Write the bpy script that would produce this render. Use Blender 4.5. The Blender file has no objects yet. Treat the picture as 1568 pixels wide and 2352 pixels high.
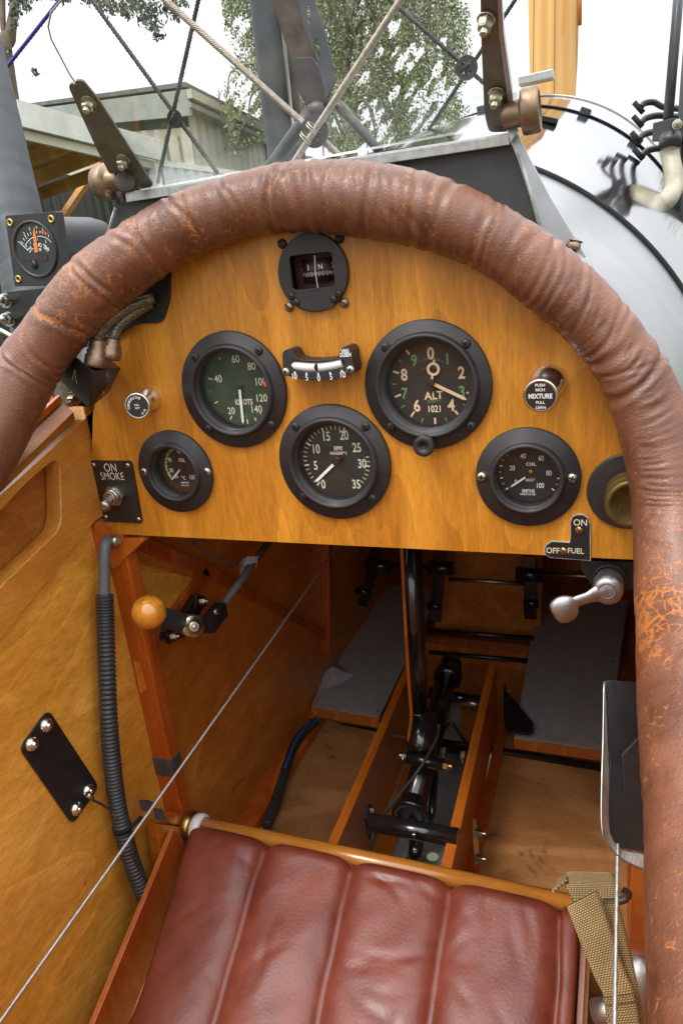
import bpy, bmesh, math, random
from mathutils import Vector, Matrix, noise
random.seed(7)
sc = bpy.context.scene
R = math.radians

# ---------------------------------------------------------------- camera
CAM = Vector((.20358, -.48728, .21376)); FPX = 1653.87
def _basis(yaw, pitch, roll):
    cy, sy, cp, sp, cr, sr = math.cos(yaw), math.sin(yaw), math.cos(pitch), math.sin(pitch), math.cos(roll), math.sin(roll)
    f = Vector((sy*cp, cy*cp, sp)); r = Vector((cy, -sy, 0)); u = r.cross(f)
    return cr*r+sr*u, -sr*r+cr*u, f
CR, CU, CF = _basis(R(-22.5557), R(-19.3821), R(-6.0462))
cam = bpy.data.cameras.new('camera'); camo = bpy.data.objects.new('camera', cam); sc.collection.objects.link(camo)
camo.matrix_world = Matrix((( CR.x, CU.x, -CF.x, CAM.x), (CR.y, CU.y, -CF.y, CAM.y), (CR.z, CU.z, -CF.z, CAM.z), (0, 0, 0, 1)))
cam.sensor_fit = 'VERTICAL'; cam.sensor_height = 36; cam.lens = 36*FPX/2352
cam.clip_start = .01; cam.clip_end = 2000
sc.camera = camo

# ---------------------------------------------------------------- sky, sun, exposure
w = bpy.data.worlds.new('World'); sc.world = w; w.use_nodes = True
nt = w.node_tree; nt.nodes.clear(); N = nt.nodes.new; L = nt.links.new
SUN_EL, SUN_ROT = R(58), R(200)
sky = N('ShaderNodeTexSky'); sky.sky_type = 'NISHITA'; sky.sun_disc = False; sky.sun_elevation = SUN_EL; sky.sun_rotation = SUN_ROT
hs = N('ShaderNodeHueSaturation'); hs.inputs['Saturation'].default_value = .12; L(sky.outputs[0], hs.inputs['Color'])
tcw = N('ShaderNodeTexCoord'); nz = N('ShaderNodeTexNoise'); nz.inputs['Scale'].default_value = 2.2; nz.inputs['Detail'].default_value = 5
L(tcw.outputs['Generated'], nz.inputs['Vector'])
rmp = N('ShaderNodeValToRGB'); rmp.color_ramp.elements[0].position = .3; rmp.color_ramp.elements[0].color = (17, 17.6, 18.4, 1)
rmp.color_ramp.elements[1].position = .75; rmp.color_ramp.elements[1].color = (24, 24.2, 24.5, 1)
L(nz.outputs[0], rmp.inputs[0])
mx = N('ShaderNodeMix'); mx.data_type = 'RGBA'; mx.inputs[0].default_value = .85
L(hs.outputs[0], mx.inputs[6]); L(rmp.outputs[0], mx.inputs[7])
sp = N('ShaderNodeSeparateXYZ'); L(tcw.outputs['Generated'], sp.inputs[0]); cl = N('ShaderNodeClamp'); L(sp.outputs['Z'], cl.inputs['Value'])
pw_ = N('ShaderNodeMath'); pw_.operation = 'POWER'; L(cl.outputs[0], pw_.inputs[0]); pw_.inputs[1].default_value = 1.4
ma = N('ShaderNodeMath'); ma.operation = 'MULTIPLY_ADD'; L(pw_.outputs[0], ma.inputs[0]); ma.inputs[1].default_value = 1.02; ma.inputs[2].default_value = .30
mg = N('ShaderNodeMix'); mg.data_type = 'RGBA'; mg.blend_type = 'MULTIPLY'; mg.inputs[0].default_value = 1; L(mx.outputs[2], mg.inputs[6]); L(ma.outputs[0], mg.inputs[7])
bg = N('ShaderNodeBackground'); bg.inputs['Strength'].default_value = .145
wo = N('ShaderNodeOutputWorld'); L(mg.outputs[2], bg.inputs[0]); L(bg.outputs[0], wo.inputs[0])
sl = bpy.data.lights.new('sun', 'SUN'); sl.energy = 1.5; sl.angle = R(14); sl.color = (1, .96, .9)
so = bpy.data.objects.new('sun', sl); sc.collection.objects.link(so)
# towards the sun: azimuth behind and to the left of the camera
so.rotation_euler = (Vector((-.30, -.42, .86))).to_track_quat('Z', 'Y').to_euler()
sc.view_settings.view_transform = 'Standard'; sc.view_settings.look = 'None'; sc.view_settings.gamma = 1
sc.view_settings.exposure = .22
sc.cycles.max_bounces = 10; sc.cycles.diffuse_bounces = 5; sc.cycles.transparent_max_bounces = 12

# ---------------------------------------------------------------- placing helpers
def ray(x, y): return CF + CR*((x-784)/FPX) - CU*((y-1176)/FPX)
def V(x, y, ax, v):
    d = ray(x, y); return CAM + d*((v-CAM[ax])/d[ax])
def PX(x, y, v=-.235): return V(x, y, 0, v)
def PY(x, y, v=0.): return V(x, y, 1, v)
def PZ(x, y, v): return V(x, y, 2, v)
def D(x, y, d): return CAM + ray(x, y)*d
def PL(x, y, p, n):
    d = ray(x, y); return CAM + d*((Vector(p)-CAM).dot(n)/d.dot(n))

# ---------------------------------------------------------------- object helpers
ORG = {}
def tag(o, label=None, cat=None, group=None, kind=None):
    if label: o['label'] = label
    if cat: o['category'] = cat
    if group: o['group'] = group
    if kind: o['kind'] = kind
    return o
def thing(name, loc, label, cat, group=None):
    o = bpy.data.objects.new(name, None); o.empty_display_size = .02; sc.collection.objects.link(o)
    o.location = loc; ORG[o.name] = Vector(loc); return tag(o, label, cat, group)
def link(name, me, mat, parent=None, origin=None):
    o = bpy.data.objects.new(name, me); sc.collection.objects.link(o)
    if mat: me.materials.append(mat)
    if parent is not None:
        org = ORG[parent.name]; me.transform(Matrix.Translation(-org)); o.parent = parent
        ORG[o.name] = org
    else:
        if origin is None:
            vs = me.vertices; n = max(1, len(vs))
            origin = Vector((sum(v.co.x for v in vs)/n, sum(v.co.y for v in vs)/n, min([v.co.z for v in vs] or [0])))
        me.transform(Matrix.Translation(-Vector(origin))); o.location = origin; ORG[o.name] = Vector(origin)
    return o
def frame(d):
    d = Vector(d).normalized(); a = Vector((0, 0, 1)) if abs(d.z) < .9 else Vector((1, 0, 0))
    s = d.cross(a).normalized(); return s, s.cross(d).normalized(), d
def catmull(pts, n=8):
    P = [Vector(p) for p in pts]; P = [P[0]*2-P[1]] + P + [P[-1]*2-P[-2]]; out = []
    for i in range(1, len(P)-2):
        for k in range(n):
            t = k/n; a, b, c, d = P[i-1:i+3]
            out.append(.5*((2*b)+(c-a)*t+(2*a-5*b+4*c-d)*t*t+(3*b-a-3*c+d)*t**3))
    out.append(P[-2].copy()); return out
class MB:
    def __init__(s): s.bm = bmesh.new()
    def faces(s, vs, fs, sm=False):
        v = [s.bm.verts.new(p) for p in vs]
        for f in fs:
            try: q = s.bm.faces.new([v[i] for i in f]); q.smooth = sm
            except ValueError: pass
        return s
    def hexa(s, c, sm=False):  # 8 corners: bottom 4, top 4
        return s.faces(c, [(0,3,2,1),(4,5,6,7),(0,1,5,4),(1,2,6,5),(2,3,7,6),(3,0,4,7)], sm)
    def box(s, a, b):
        (x0,y0,z0),(x1,y1,z1) = a, b
        return s.hexa([(x0,y0,z0),(x1,y0,z0),(x1,y1,z0),(x0,y1,z0),(x0,y0,z1),(x1,y0,z1),(x1,y1,z1),(x0,y1,z1)])
    def bar(s, a, b, w, h, up=(0,0,1)):  # w along side, h along up
        a, b = Vector(a), Vector(b); d = (b-a).normalized(); sd = d.cross(Vector(up)).normalized(); u = sd.cross(d)
        q = [-sd*w/2-u*h/2, sd*w/2-u*h/2, sd*w/2+u*h/2, -sd*w/2+u*h/2]
        return s.faces([a+x for x in q]+[b+x for x in q], [(0,1,2,3),(4,7,6,5),(0,4,5,1),(1,5,6,2),(2,6,7,3),(3,7,4,0)])
    def prism(s, pts, off):
        pts = [Vector(p) for p in pts]; n = len(pts); off = Vector(off)
        return s.faces(pts+[p+off for p in pts], [tuple(range(n)), tuple(range(2*n-1, n-1, -1))]+[(i, (i+1)%n, (i+1)%n+n, i+n) for i in range(n)])
    def tube(s, pts, r, seg=12, cap=True, sm=True, ell=(1,1)):
        pts = [Vector(p) for p in pts]; n = len(pts); rr = r if isinstance(r, (list, tuple)) else [r]*n
        t0 = (pts[1]-pts[0]).normalized(); sx, sy, _ = frame(t0); rings = []
        for i, p in enumerate(pts):
            t = ((pts[min(i+1, n-1)]-pts[max(i-1, 0)])).normalized()
            sx = (sx - t*sx.dot(t)).normalized(); sy = t.cross(sx)
            rings.append([s.bm.verts.new(p+(sx*math.cos(a)*ell[0]+sy*math.sin(a)*ell[1])*rr[i]) for a in [2*math.pi*k/seg for k in range(seg)]])
        for i in range(n-1):
            for k in range(seg):
                f = s.bm.faces.new([rings[i][k], rings[i][(k+1)%seg], rings[i+1][(k+1)%seg], rings[i+1][k]]); f.smooth = sm
        if cap: s.bm.faces.new(rings[0][::-1]); s.bm.faces.new(rings[-1])
        return s
    def lathe(s, c, ax, prof, seg=48, sm=True, cap0=False, cap1=False, rfun=None):  # prof: (radius, distance along ax)
        c = Vector(c); sx, sy, d = frame(ax); rings = []
        for (r, h) in prof:
            rings.append([s.bm.verts.new(c+d*h+(sx*math.cos(a)+sy*math.sin(a))*(r*(rfun(a, h) if rfun else 1))) for a in [2*math.pi*k/seg for k in range(seg)]])
        for i in range(len(prof)-1):
            for k in range(seg):
                f = s.bm.faces.new([rings[i][k], rings[i][(k+1)%seg], rings[i+1][(k+1)%seg], rings[i+1][k]]); f.smooth = sm
        if cap0: s.bm.faces.new(rings[0][::-1])
        if cap1: s.bm.faces.new(rings[-1])
        return s
    def ball(s, c, r, sc_=(1,1,1), seg=24):
        m = Matrix.Translation(Vector(c)) @ Matrix.Diagonal((r*sc_[0], r*sc_[1], r*sc_[2], 1))
        q = bmesh.ops.create_uvsphere(s.bm, u_segments=seg, v_segments=seg//2, radius=1, matrix=m)
        for v in q['verts']:
            for f in v.link_faces: f.smooth = True
        return s
    def mesh(s, name, bevel=0, seg=2):
        bmesh.ops.recalc_face_normals(s.bm, faces=s.bm.faces)
        if bevel:
            es = [e for e in s.bm.edges if len(e.link_faces) == 2 and e.calc_face_angle(0) > .6]
            bmesh.ops.bevel(s.bm, geom=es, offset=bevel, segments=seg, affect='EDGES', profile=.6, clamp_overlap=True)
        me = bpy.data.meshes.new(name); s.bm.to_mesh(me); s.bm.free(); return me
    def build(s, name, mat, parent=None, bevel=0, origin=None, seg=2):
        return link(name, s.mesh(name, bevel, seg), mat, parent, origin)
def plate(outer, holes, o, xa, ya, thick, name, mat, parent=None, bevel=0, origin=None):
    """flat plate with holes: 2D outline in the frame (o, xa, ya); thickness goes to both sides of o plane"""
    cu = bpy.data.curves.new('tmp', 'CURVE'); cu.dimensions = '2D'; cu.fill_mode = 'BOTH'; cu.extrude = max(.00005, thick/2-bevel)
    cu.bevel_depth = bevel; cu.bevel_resolution = 1; cu.offset = -bevel
    for ring in [outer]+list(holes):
        sp = cu.splines.new('POLY'); sp.points.add(len(ring)-1); sp.use_cyclic_u = True
        for p, q in zip(sp.points, ring): p.co = (q[0], q[1], 0, 1)
    ob = bpy.data.objects.new('tmp', cu); sc.collection.objects.link(ob)
    me = bpy.data.meshes.new_from_object(ob.evaluated_get(bpy.context.evaluated_depsgraph_get()))
    bpy.data.objects.remove(ob); bpy.data.curves.remove(cu)
    xa, ya = Vector(xa).normalized(), Vector(ya).normalized(); za = xa.cross(ya); o = Vector(o)
    me.transform(Matrix(((xa.x, ya.x, za.x, o.x), (xa.y, ya.y, za.y, o.y), (xa.z, ya.z, za.z, o.z), (0,0,0,1))))
    me.name = name; me.materials.clear()
    return link(name, me, mat, parent, origin)
def circ(cx, cy, r, n=48): return [(cx+r*math.cos(2*math.pi*k/n), cy+r*math.sin(2*math.pi*k/n)) for k in range(n)]
def rrect(x0, y0, x1, y1, r, n=5):
    out = []
    for cx, cy, a0 in ((x1-r, y1-r, 0), (x0+r, y1-r, 90), (x0+r, y0+r, 180), (x1-r, y0+r, 270)):
        for k in range(n+1):
            a = R(a0+90*k/n); out.append((cx+r*math.cos(a), cy+r*math.sin(a)))
    return out
def rpoly(pts, r, n=4):
    """polygon with rounded corners (2D or 3D points)"""
    P = [Vector(p) for p in pts]; out = []; m = len(P)
    for i in range(m):
        a, b, c = P[i-1], P[i], P[(i+1)%m]
        ra = min(r, (a-b).length*.45, (c-b).length*.45); p = b+(a-b).normalized()*ra; q = b+(c-b).normalized()*ra
        for k in range(n+1):
            t = k/n; out.append(p*(1-t)**2+b*2*t*(1-t)+q*t*t)
    return out
class TX:
    """lettering gathered into one mesh"""
    def __init__(s): s.v = []; s.f = []
    def add(s, txt, o, h, xa=(1,0,0), ya=(0,0,1), bold=0, rot=0, sx=1, sh=0):
        cu = bpy.data.curves.new('t', 'FONT'); cu.body = txt; cu.size = h/.80; cu.align_x = 'CENTER'; cu.align_y = 'CENTER'; cu.offset = bold*h
        cu.resolution_u = 4
        ob = bpy.data.objects.new('t', cu); sc.collection.objects.link(ob)
        me = bpy.data.meshes.new_from_object(ob.evaluated_get(bpy.context.evaluated_depsgraph_get()))
        bpy.data.objects.remove(ob); bpy.data.curves.remove(cu)
        xa, ya, o = Vector(xa), Vector(ya), Vector(o); b = len(s.v); c, sn = math.cos(R(rot)), math.sin(R(rot))
        if me.vertices:
            my = (max(v.co.y for v in me.vertices)+min(v.co.y for v in me.vertices))/2; mxx = (max(v.co.x for v in me.vertices)+min(v.co.x for v in me.vertices))/2
        for v in me.vertices:
            x, y = (v.co.x-mxx)*sx, v.co.y-my; x += sh*y; x, y = x*c+y*sn, -x*sn+y*c
            s.v.append(o+xa*x+ya*y)
        for p in me.polygons: s.f.append([b+i for i in p.vertices])
        bpy.data.meshes.remove(me); return s
    def mark(s, a, b, w, nrm=(0,-1,0)):
        a, b = Vector(a), Vector(b); sd = (b-a).cross(Vector(nrm)).normalized()*w/2; k = len(s.v)
        s.v += [a-sd, a+sd, b+sd, b-sd]; s.f.append([k, k+1, k+2, k+3]); return s
    def arc(s, c, r0, r1, a0, a1, n=24):  # clock angles in panel plane
        c = Vector(c)
        for i in range(n):
            t0, t1 = R(a0+(a1-a0)*i/n), R(a0+(a1-a0)*(i+1)/n); k = len(s.v)
            for r, t in ((r0,t0),(r1,t0),(r1,t1),(r0,t1)): s.v.append(c+Vector((math.sin(t)*r, 0, math.cos(t)*r)))
            s.f.append([k, k+1, k+2, k+3])
        return s
    def build(s, name, mat, parent):
        me = bpy.data.meshes.new(name); me.from_pydata([tuple(v) for v in s.v], [], s.f); me.update()
        return link(name, me, mat, parent)

# ---------------------------------------------------------------- materials
def newmat(name):
    m = bpy.data.materials.new(name); m.use_nodes = True; t = m.node_tree
    return m, t, t.nodes['Principled BSDF'], t.nodes.new, t.links.new
def ramp(n, l, src, stops):
    r = n('ShaderNodeValToRGB'); e = r.color_ramp.elements
    while len(e) < len(stops): e.new(.5)
    for x, (p, c) in zip(e, stops): x.position = p; x.color = (*c, 1)
    l(src, r.inputs[0]); return r.outputs[0]
def noise_n(n, l, vec, scale, detail=4, rough=.5, dist=0):
    q = n('ShaderNodeTexNoise'); q.inputs['Scale'].default_value = scale; q.inputs['Detail'].default_value = detail
    q.inputs['Roughness'].default_value = rough; q.inputs['Distortion'].default_value = dist
    if vec is not None: l(vec, q.inputs['Vector'])
    return q.outputs[0]
def coords(n, l, scale=(1,1,1), rot=(0,0,0)):
    t = n('ShaderNodeTexCoord'); m = n('ShaderNodeMapping'); m.inputs['Scale'].default_value = scale; m.inputs['Rotation'].default_value = rot
    l(t.outputs['Object'], m.inputs['Vector']); return m.outputs[0], t.outputs['Object']
def bump(n, l, b, h, strength, dist=.001):
    q = n('ShaderNodeBump'); q.inputs['Strength'].default_value = strength; q.inputs['Distance'].default_value = dist
    l(h, q.inputs['Height']); l(q.outputs[0], b.inputs['Normal']); return q
def mixc(n, l, f, a, b, mode='MIX'):
    q = n('ShaderNodeMix'); q.data_type = 'RGBA'; q.blend_type = mode
    for sock, v in ((0, f), (6, a), (7, b)):
        if isinstance(v, (int, float)): q.inputs[sock].default_value = v
        elif isinstance(v, tuple): q.inputs[sock].default_value = (*v, 1)
        else: l(v, q.inputs[sock])
    return q.outputs[2]
def plain(name, col, rough=.5, metal=0, var=.15, nscale=60, coat=0, bmp=0, spec=None, wear=None, bs=400):
    m, t, b, n, l = newmat(name); vec, obj = coords(n, l)
    a = noise_n(n, l, obj, nscale, 5, .6)
    dark = tuple(c*(1-var) for c in col); lite = tuple(min(1, c*(1+var)) for c in col)
    c = ramp(n, l, a, [(.3, dark), (.7, lite)])
    if wear:
        wn = noise_n(n, l, obj, wear[1], 8, .7, .4); wf = ramp(n, l, wn, [(wear[2], (0,0,0)), (wear[2]+.04, (1,1,1))])
        c = mixc(n, l, wf, c, wear[0])
    l(c, b.inputs['Base Color']); b.inputs['Metallic'].default_value = metal
    rr = n('ShaderNodeMapRange'); rr.inputs['To Min'].default_value = max(.02, rough*.8); rr.inputs['To Max'].default_value = min(1, rough*1.25)
    l(noise_n(n, l, obj, nscale*.6, 4, .6), rr.inputs['Value']); l(rr.outputs[0], b.inputs['Roughness'])
    b.inputs['Coat Weight'].default_value = coat; b.inputs['Coat Roughness'].default_value = .08
    if spec is not None: b.inputs['Specular IOR Level'].default_value = spec
    if bmp: bump(n, l, b, noise_n(n, l, obj, bs, 3, .6), bmp, .0004)
    return m
def wood(name, c0, c1, stretch=(1,1,1), scale=30, rough=.3, coat=.5, stain=(.12,.03,.006), st=.66, flame=0, rot=(0,0,0), bmp=.06):
    """stretch: small value along the grain"""
    m, t, b, n, l = newmat(name); vec, obj = coords(n, l, stretch, rot)
    g1 = noise_n(n, l, vec, scale, 6, .62, .5+flame)
    g2 = noise_n(n, l, vec, scale*9, 4, .6)
    big = noise_n(n, l, obj, 7, 3, .5, .3)
    c = ramp(n, l, g1, [(.25, c0), (.52, tuple((x+y)/2 for x, y in zip(c0, c1))), (.75, c1)])
    fine = ramp(n, l, g2, [(.3, (.80,.78,.74)), (.6, (1,1,1))]); c = mixc(n, l, 1., c, fine, 'MULTIPLY')
    bc = ramp(n, l, big, [(.3, (.82,.76,.68)), (.65, (1.0,1.0,1.0))]); c = mixc(n, l, 1., c, bc, 'MULTIPLY')
    # thin curved figure lines
    wv = n('ShaderNodeTexWave'); wv.wave_type = 'BANDS'; wv.inputs['Scale'].default_value = scale*.12; wv.inputs['Distortion'].default_value = 9; wv.inputs['Detail'].default_value = 3; wv.inputs['Detail Scale'].default_value = 1.1
    l(vec, wv.inputs['Vector']); wl = ramp(n, l, wv.outputs['Fac'], [(.86, (0,0,0)), (.98, (.34,.34,.34))])
    c = mixc(n, l, wl, c, tuple(min(1, x*1.35) for x in c1))
    sn = noise_n(n, l, obj, 23, 7, .7, .8); sf = ramp(n, l, sn, [(st, (0,0,0)), (st+.1, (.75,.75,.75))]); c = mixc(n, l, sf, c, stain)
    g3 = noise_n(n, l, vec, scale*26, 3, .7); c = mixc(n, l, 1., c, ramp(n, l, g3, [(.34, (.84,.82,.79)), (.52, (1,1,1)), (.7, (1.08,1.08,1.08))]), 'MULTIPLY')
    if flame:
        cn = noise_n(n, l, vec, scale*.45, 2, .4, .3); mm = n('ShaderNodeMath'); mm.operation = 'MULTIPLY'; mm.inputs[1].default_value = 13; l(cn, mm.inputs[0]); fr = n('ShaderNodeMath'); fr.operation = 'FRACT'; l(mm.outputs[0], fr.inputs[0])
        c = mixc(n, l, 1., c, ramp(n, l, fr.outputs[0], [(0, (1.14,1.14,1.16)), (.08, (1.06,1.06,1.06)), (.2, (.99,.99,.99)), (.9, (.94,.93,.92)), (1, (.92,.91,.90))]), 'MULTIPLY')
    l(c, b.inputs['Base Color'])
    b.inputs['Specular IOR Level'].default_value = .4
    b.inputs['Roughness'].default_value = rough; b.inputs['Coat Weight'].default_value = coat; b.inputs['Coat Roughness'].default_value = .18
    bump(n, l, b, g2, bmp, .0008); return m
M = {}
M['panel'] = wood('varnished_birch_ply', (.49,.180,.011), (.62,.268,.028), (1,1,.14), 26, .42, .18, (.20,.06,.01), .72, .6)
M['side_ply'] = wood('amber_side_ply', (.66,.28,.026), (.95,.52,.095), (1,.35,1), 14, .35, .4, (.26,.08,.012), .64, 1.4, (R(32),0,0))
M['fore_ply'] = wood('shaded_stained_ply', (.46,.140,.016), (.74,.28,.042), (1,.35,1), 12, .38, .35, (.10,.025,.006), .62, 1.0, (R(40),0,0))  # stained ply, browner than the side wall: footwell shade put into its colour
M['longeron'] = wood('amber_longeron', (.46,.18,.022), (.64,.28,.05), (1,.16,1), 40, .33, .4, (.15,.04,.008), .66, 0, (R(-20),0,0))
M['longeron_dark'] = wood('brown_plank', (.24,.075,.012), (.40,.15,.028), (1,.16,1), 40, .4, .2, (.10,.03,.008), .62, 0, (R(-20),0,0))
M['red_wood'] = wood('red_stained_spruce', (.34,.060,.008), (.56,.135,.018), (1,1,.15), 50, .25, .7, (.07,.015,.004), .64)
M['orange_wood'] = wood('orange_stained_spruce', (.44,.110,.011), (.62,.185,.02), (1,.14,1), 60, .3, .6, (.12,.03,.006), .60)
M['rail_wood'] = wood('rail_spruce', (.40,.14,.018), (.58,.235,.04), (.12,1,1), 60, .26, .7, (.14,.035,.006), .66)
M['floor_ply'] = wood('worn_floor_ply', (.36,.155,.052), (.52,.255,.095), (.2,1,1), 45, .5, .1, (.09,.05,.025), .575)
M['prop_wood'] = wood('propeller_wood', (.60,.31,.09), (.74,.42,.14), (1,1,.1), 14, .2, .9, (.4,.2,.05), .8)
M['black'] = plain('satin_black', (.014,.014,.016), .38, 0, .3, 90, 0, .25, bs=900)
M['bezel'] = plain('bezel_black', (.021,.018,.018), .46, 0, .25, 80, 0, .3, bs=1500)
M['dial'] = plain('dial_black', (.012,.013,.012), .6, 0, .3, 120)
M['dial_green'] = plain('dial_green_black', (.020,.036,.016), .6, 0, .7, 55)
M['dial_red'] = plain('dial_dark_red', (.035,.006,.006), .5, 0, .4, 80)
M['cream'] = plain('cream_paint', (.62,.56,.42), .6, 0, .1)
M['tan'] = plain('tan_lume_paint', (.62,.44,.27), .6, 0, .1)
M['white'] = plain('white_paint', (.72,.72,.70), .5, 0, .1)
M['green'] = plain('green_paint', (.10,.24,.09), .6, 0, .1)
M['blueprint'] = plain('faint_blue_print', (.04,.075,.13), .6, 0, .1)
M['lime'] = plain('lime_paint', (.16,.34,.04), .55, 0, .2)
M['red'] = plain('red_paint', (.62,.05,.04), .5, 0, .1)
M['orange'] = plain('orange_paint', (.85,.20,.015), .45, 0, .1)
M['chrome'] = plain('chrome', (.76,.76,.78), .16, 1, .05)
M['steel'] = plain('dull_steel', (.42,.41,.38), .35, 1, .2, 200)
M['zinc'] = plain('zinc_plated', (.50,.46,.34), .32, 1, .25, 300)
M['alu'] = plain('brushed_alu', (.48,.50,.52), .38, 1, .12, 60, 0, .1)
M['cast'] = plain('cast_alu', (.46,.46,.45), .42, 1, .12, 150, 0, .3, bs=900)
M['cowl'] = plain('polished_cowl', (.40,.41,.42), .07, 1, .07, 9, 0, .12, bs=9)
M['plate_alu'] = plain('dull_floor_alu', (.38,.375,.365), .38, .2, .16, 60, 0, .15, bs=600)
M['belly'] = plain('belly_metal', (.42,.43,.44), .5, .5, .3, 40)
M['brass'] = plain('brass', (.50,.34,.12), .32, 1, .25, 120)
M['bronze'] = plain('bronze', (.27,.185,.125), .42, .9, .3, 160)
M['primer'] = plain('aged_brass_knob', (.13,.085,.022), .45, .6, .25, 100)
M['tube_black'] = plain('gloss_black_tube', (.010,.010,.011), .2, 0, .3, 60, .6)
M['bare_bracket'] = plain('oily_bracket', (.15,.14,.115), .4, .5, .35, 50, 0, .2)
M['fairing'] = plain('dark_fairing_paint', (.045,.043,.041), .6, 0, .15, 120)
M['edge'] = plain('chipped_edge', (.5,.5,.46), .5, .4, .3, 120)
M['strut_grey'] = plain('fabric_strut', (.040,.046,.052), .55, 0, .25, 25, 0, .5, bs=120)
M['strut_dark'] = plain('dark_strut', (.026,.026,.028), .35, .2, .3, 30)
M['rust'] = plain('brown_primer', (.040,.026,.018), .5, .2, .3, 60)
M['hole'] = plain('black_void', (.004,.004,.004), .9)
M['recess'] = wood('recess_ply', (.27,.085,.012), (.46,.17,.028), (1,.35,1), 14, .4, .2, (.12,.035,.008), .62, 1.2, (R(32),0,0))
M['worn'] = plain('worn_pale_wood', (.50,.22,.12), .6, 0, .3, 300, 0, 0)
M['ball'] = plain('amber_wood_ball', (.50,.19,.015), .16, 0, .35, 70, 1.0)
M['rubber'] = plain('rubber_tube', (.030,.031,.033), .45, 0, .2, 60)
M['greytube'] = plain('grey_sleeve', (.10,.105,.11), .5, 0, .15)
M['cable'] = plain('steel_cable', (.50,.50,.48), .35, .8, .2, 300)
M['cable_brown'] = plain('galvanised_cable', (.30,.25,.21), .4, .7, .3, 300)
M['cable_dark'] = plain('dark_cable', (.022,.024,.026), .5, .2, .3, 200)
M['purple'] = plain('purple_wire', (.06,.02,.25), .4, 0, .2)
M['beige'] = plain('beige_pipe', (.33,.30,.22), .5, .2, .25, 40)
M['tape'] = plain('grey_tape', (.06,.06,.062), .5, 0, .3, 60)
M['label_black'] = plain('engraved_black', (.018,.015,.012), .45, 0, .3, 200, 0, 0)
M['box_black'] = plain('chipped_black_box', (.012,.012,.011), .32, 0, .3, 70, .2, .3, wear=((.30,.29,.25), 60, .70))
M['nameplate'] = plain('chipped_black_plate', (.012,.012,.012), .4, 0, .3, 90, 0, .2, wear=((.35,.30,.2), 150, .74))
M['paper'] = plain('crumpled_plastic', (.34,.34,.34), .35, 0, .2, 60)
M['red_leather_seam'] = None

def braid(name, c, scale):
    m, t, b, n, l = newmat(name); vec, obj = coords(n, l)
    v = n('ShaderNodeTexVoronoi'); v.inputs['Scale'].default_value = scale; l(obj, v.inputs['Vector'])
    l(ramp(n, l, v.outputs['Distance'], [(.1, tuple(x*1.5 for x in c)), (.6, tuple(x*.35 for x in c))]), b.inputs['Base Color'])
    b.inputs['Roughness'].default_value = .45; b.inputs['Metallic'].default_value = .4
    bump(n, l, b, v.outputs['Distance'], -1, .0006); return m
M['braid'] = braid('braided_hose', (.22,.19,.12), 900)
M['webbing'] = None
def webbing():
    m, t, b, n, l = newmat('canvas_webbing'); uv = n('ShaderNodeUVMap'); ck = n('ShaderNodeTexBrick')
    ck.inputs['Scale'].default_value = 1; ck.inputs['Brick Width'].default_value = .0016; ck.inputs['Row Height'].default_value = .0011; ck.inputs['Mortar Size'].default_value = .00025
    ck.inputs['Color1'].default_value = (.46,.33,.15,1); ck.inputs['Color2'].default_value = (.38,.265,.115,1); ck.inputs['Mortar'].default_value = (.10,.06,.02,1)
    l(uv.outputs[0], ck.inputs['Vector']); _, obj = coords(n, l)
    a = ramp(n, l, noise_n(n, l, obj, 40, 4), [(.3, (.7,.7,.7)), (.7, (1.1,1.1,1.1))])
    l(mixc(n, l, 1., ck.outputs[0], a, 'MULTIPLY'), b.inputs['Base Color']); b.inputs['Roughness'].default_value = .9
    bump(n, l, b, ck.outputs['Fac'], -.8, .0004); return m
M['webbing'] = webbing()
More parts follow.
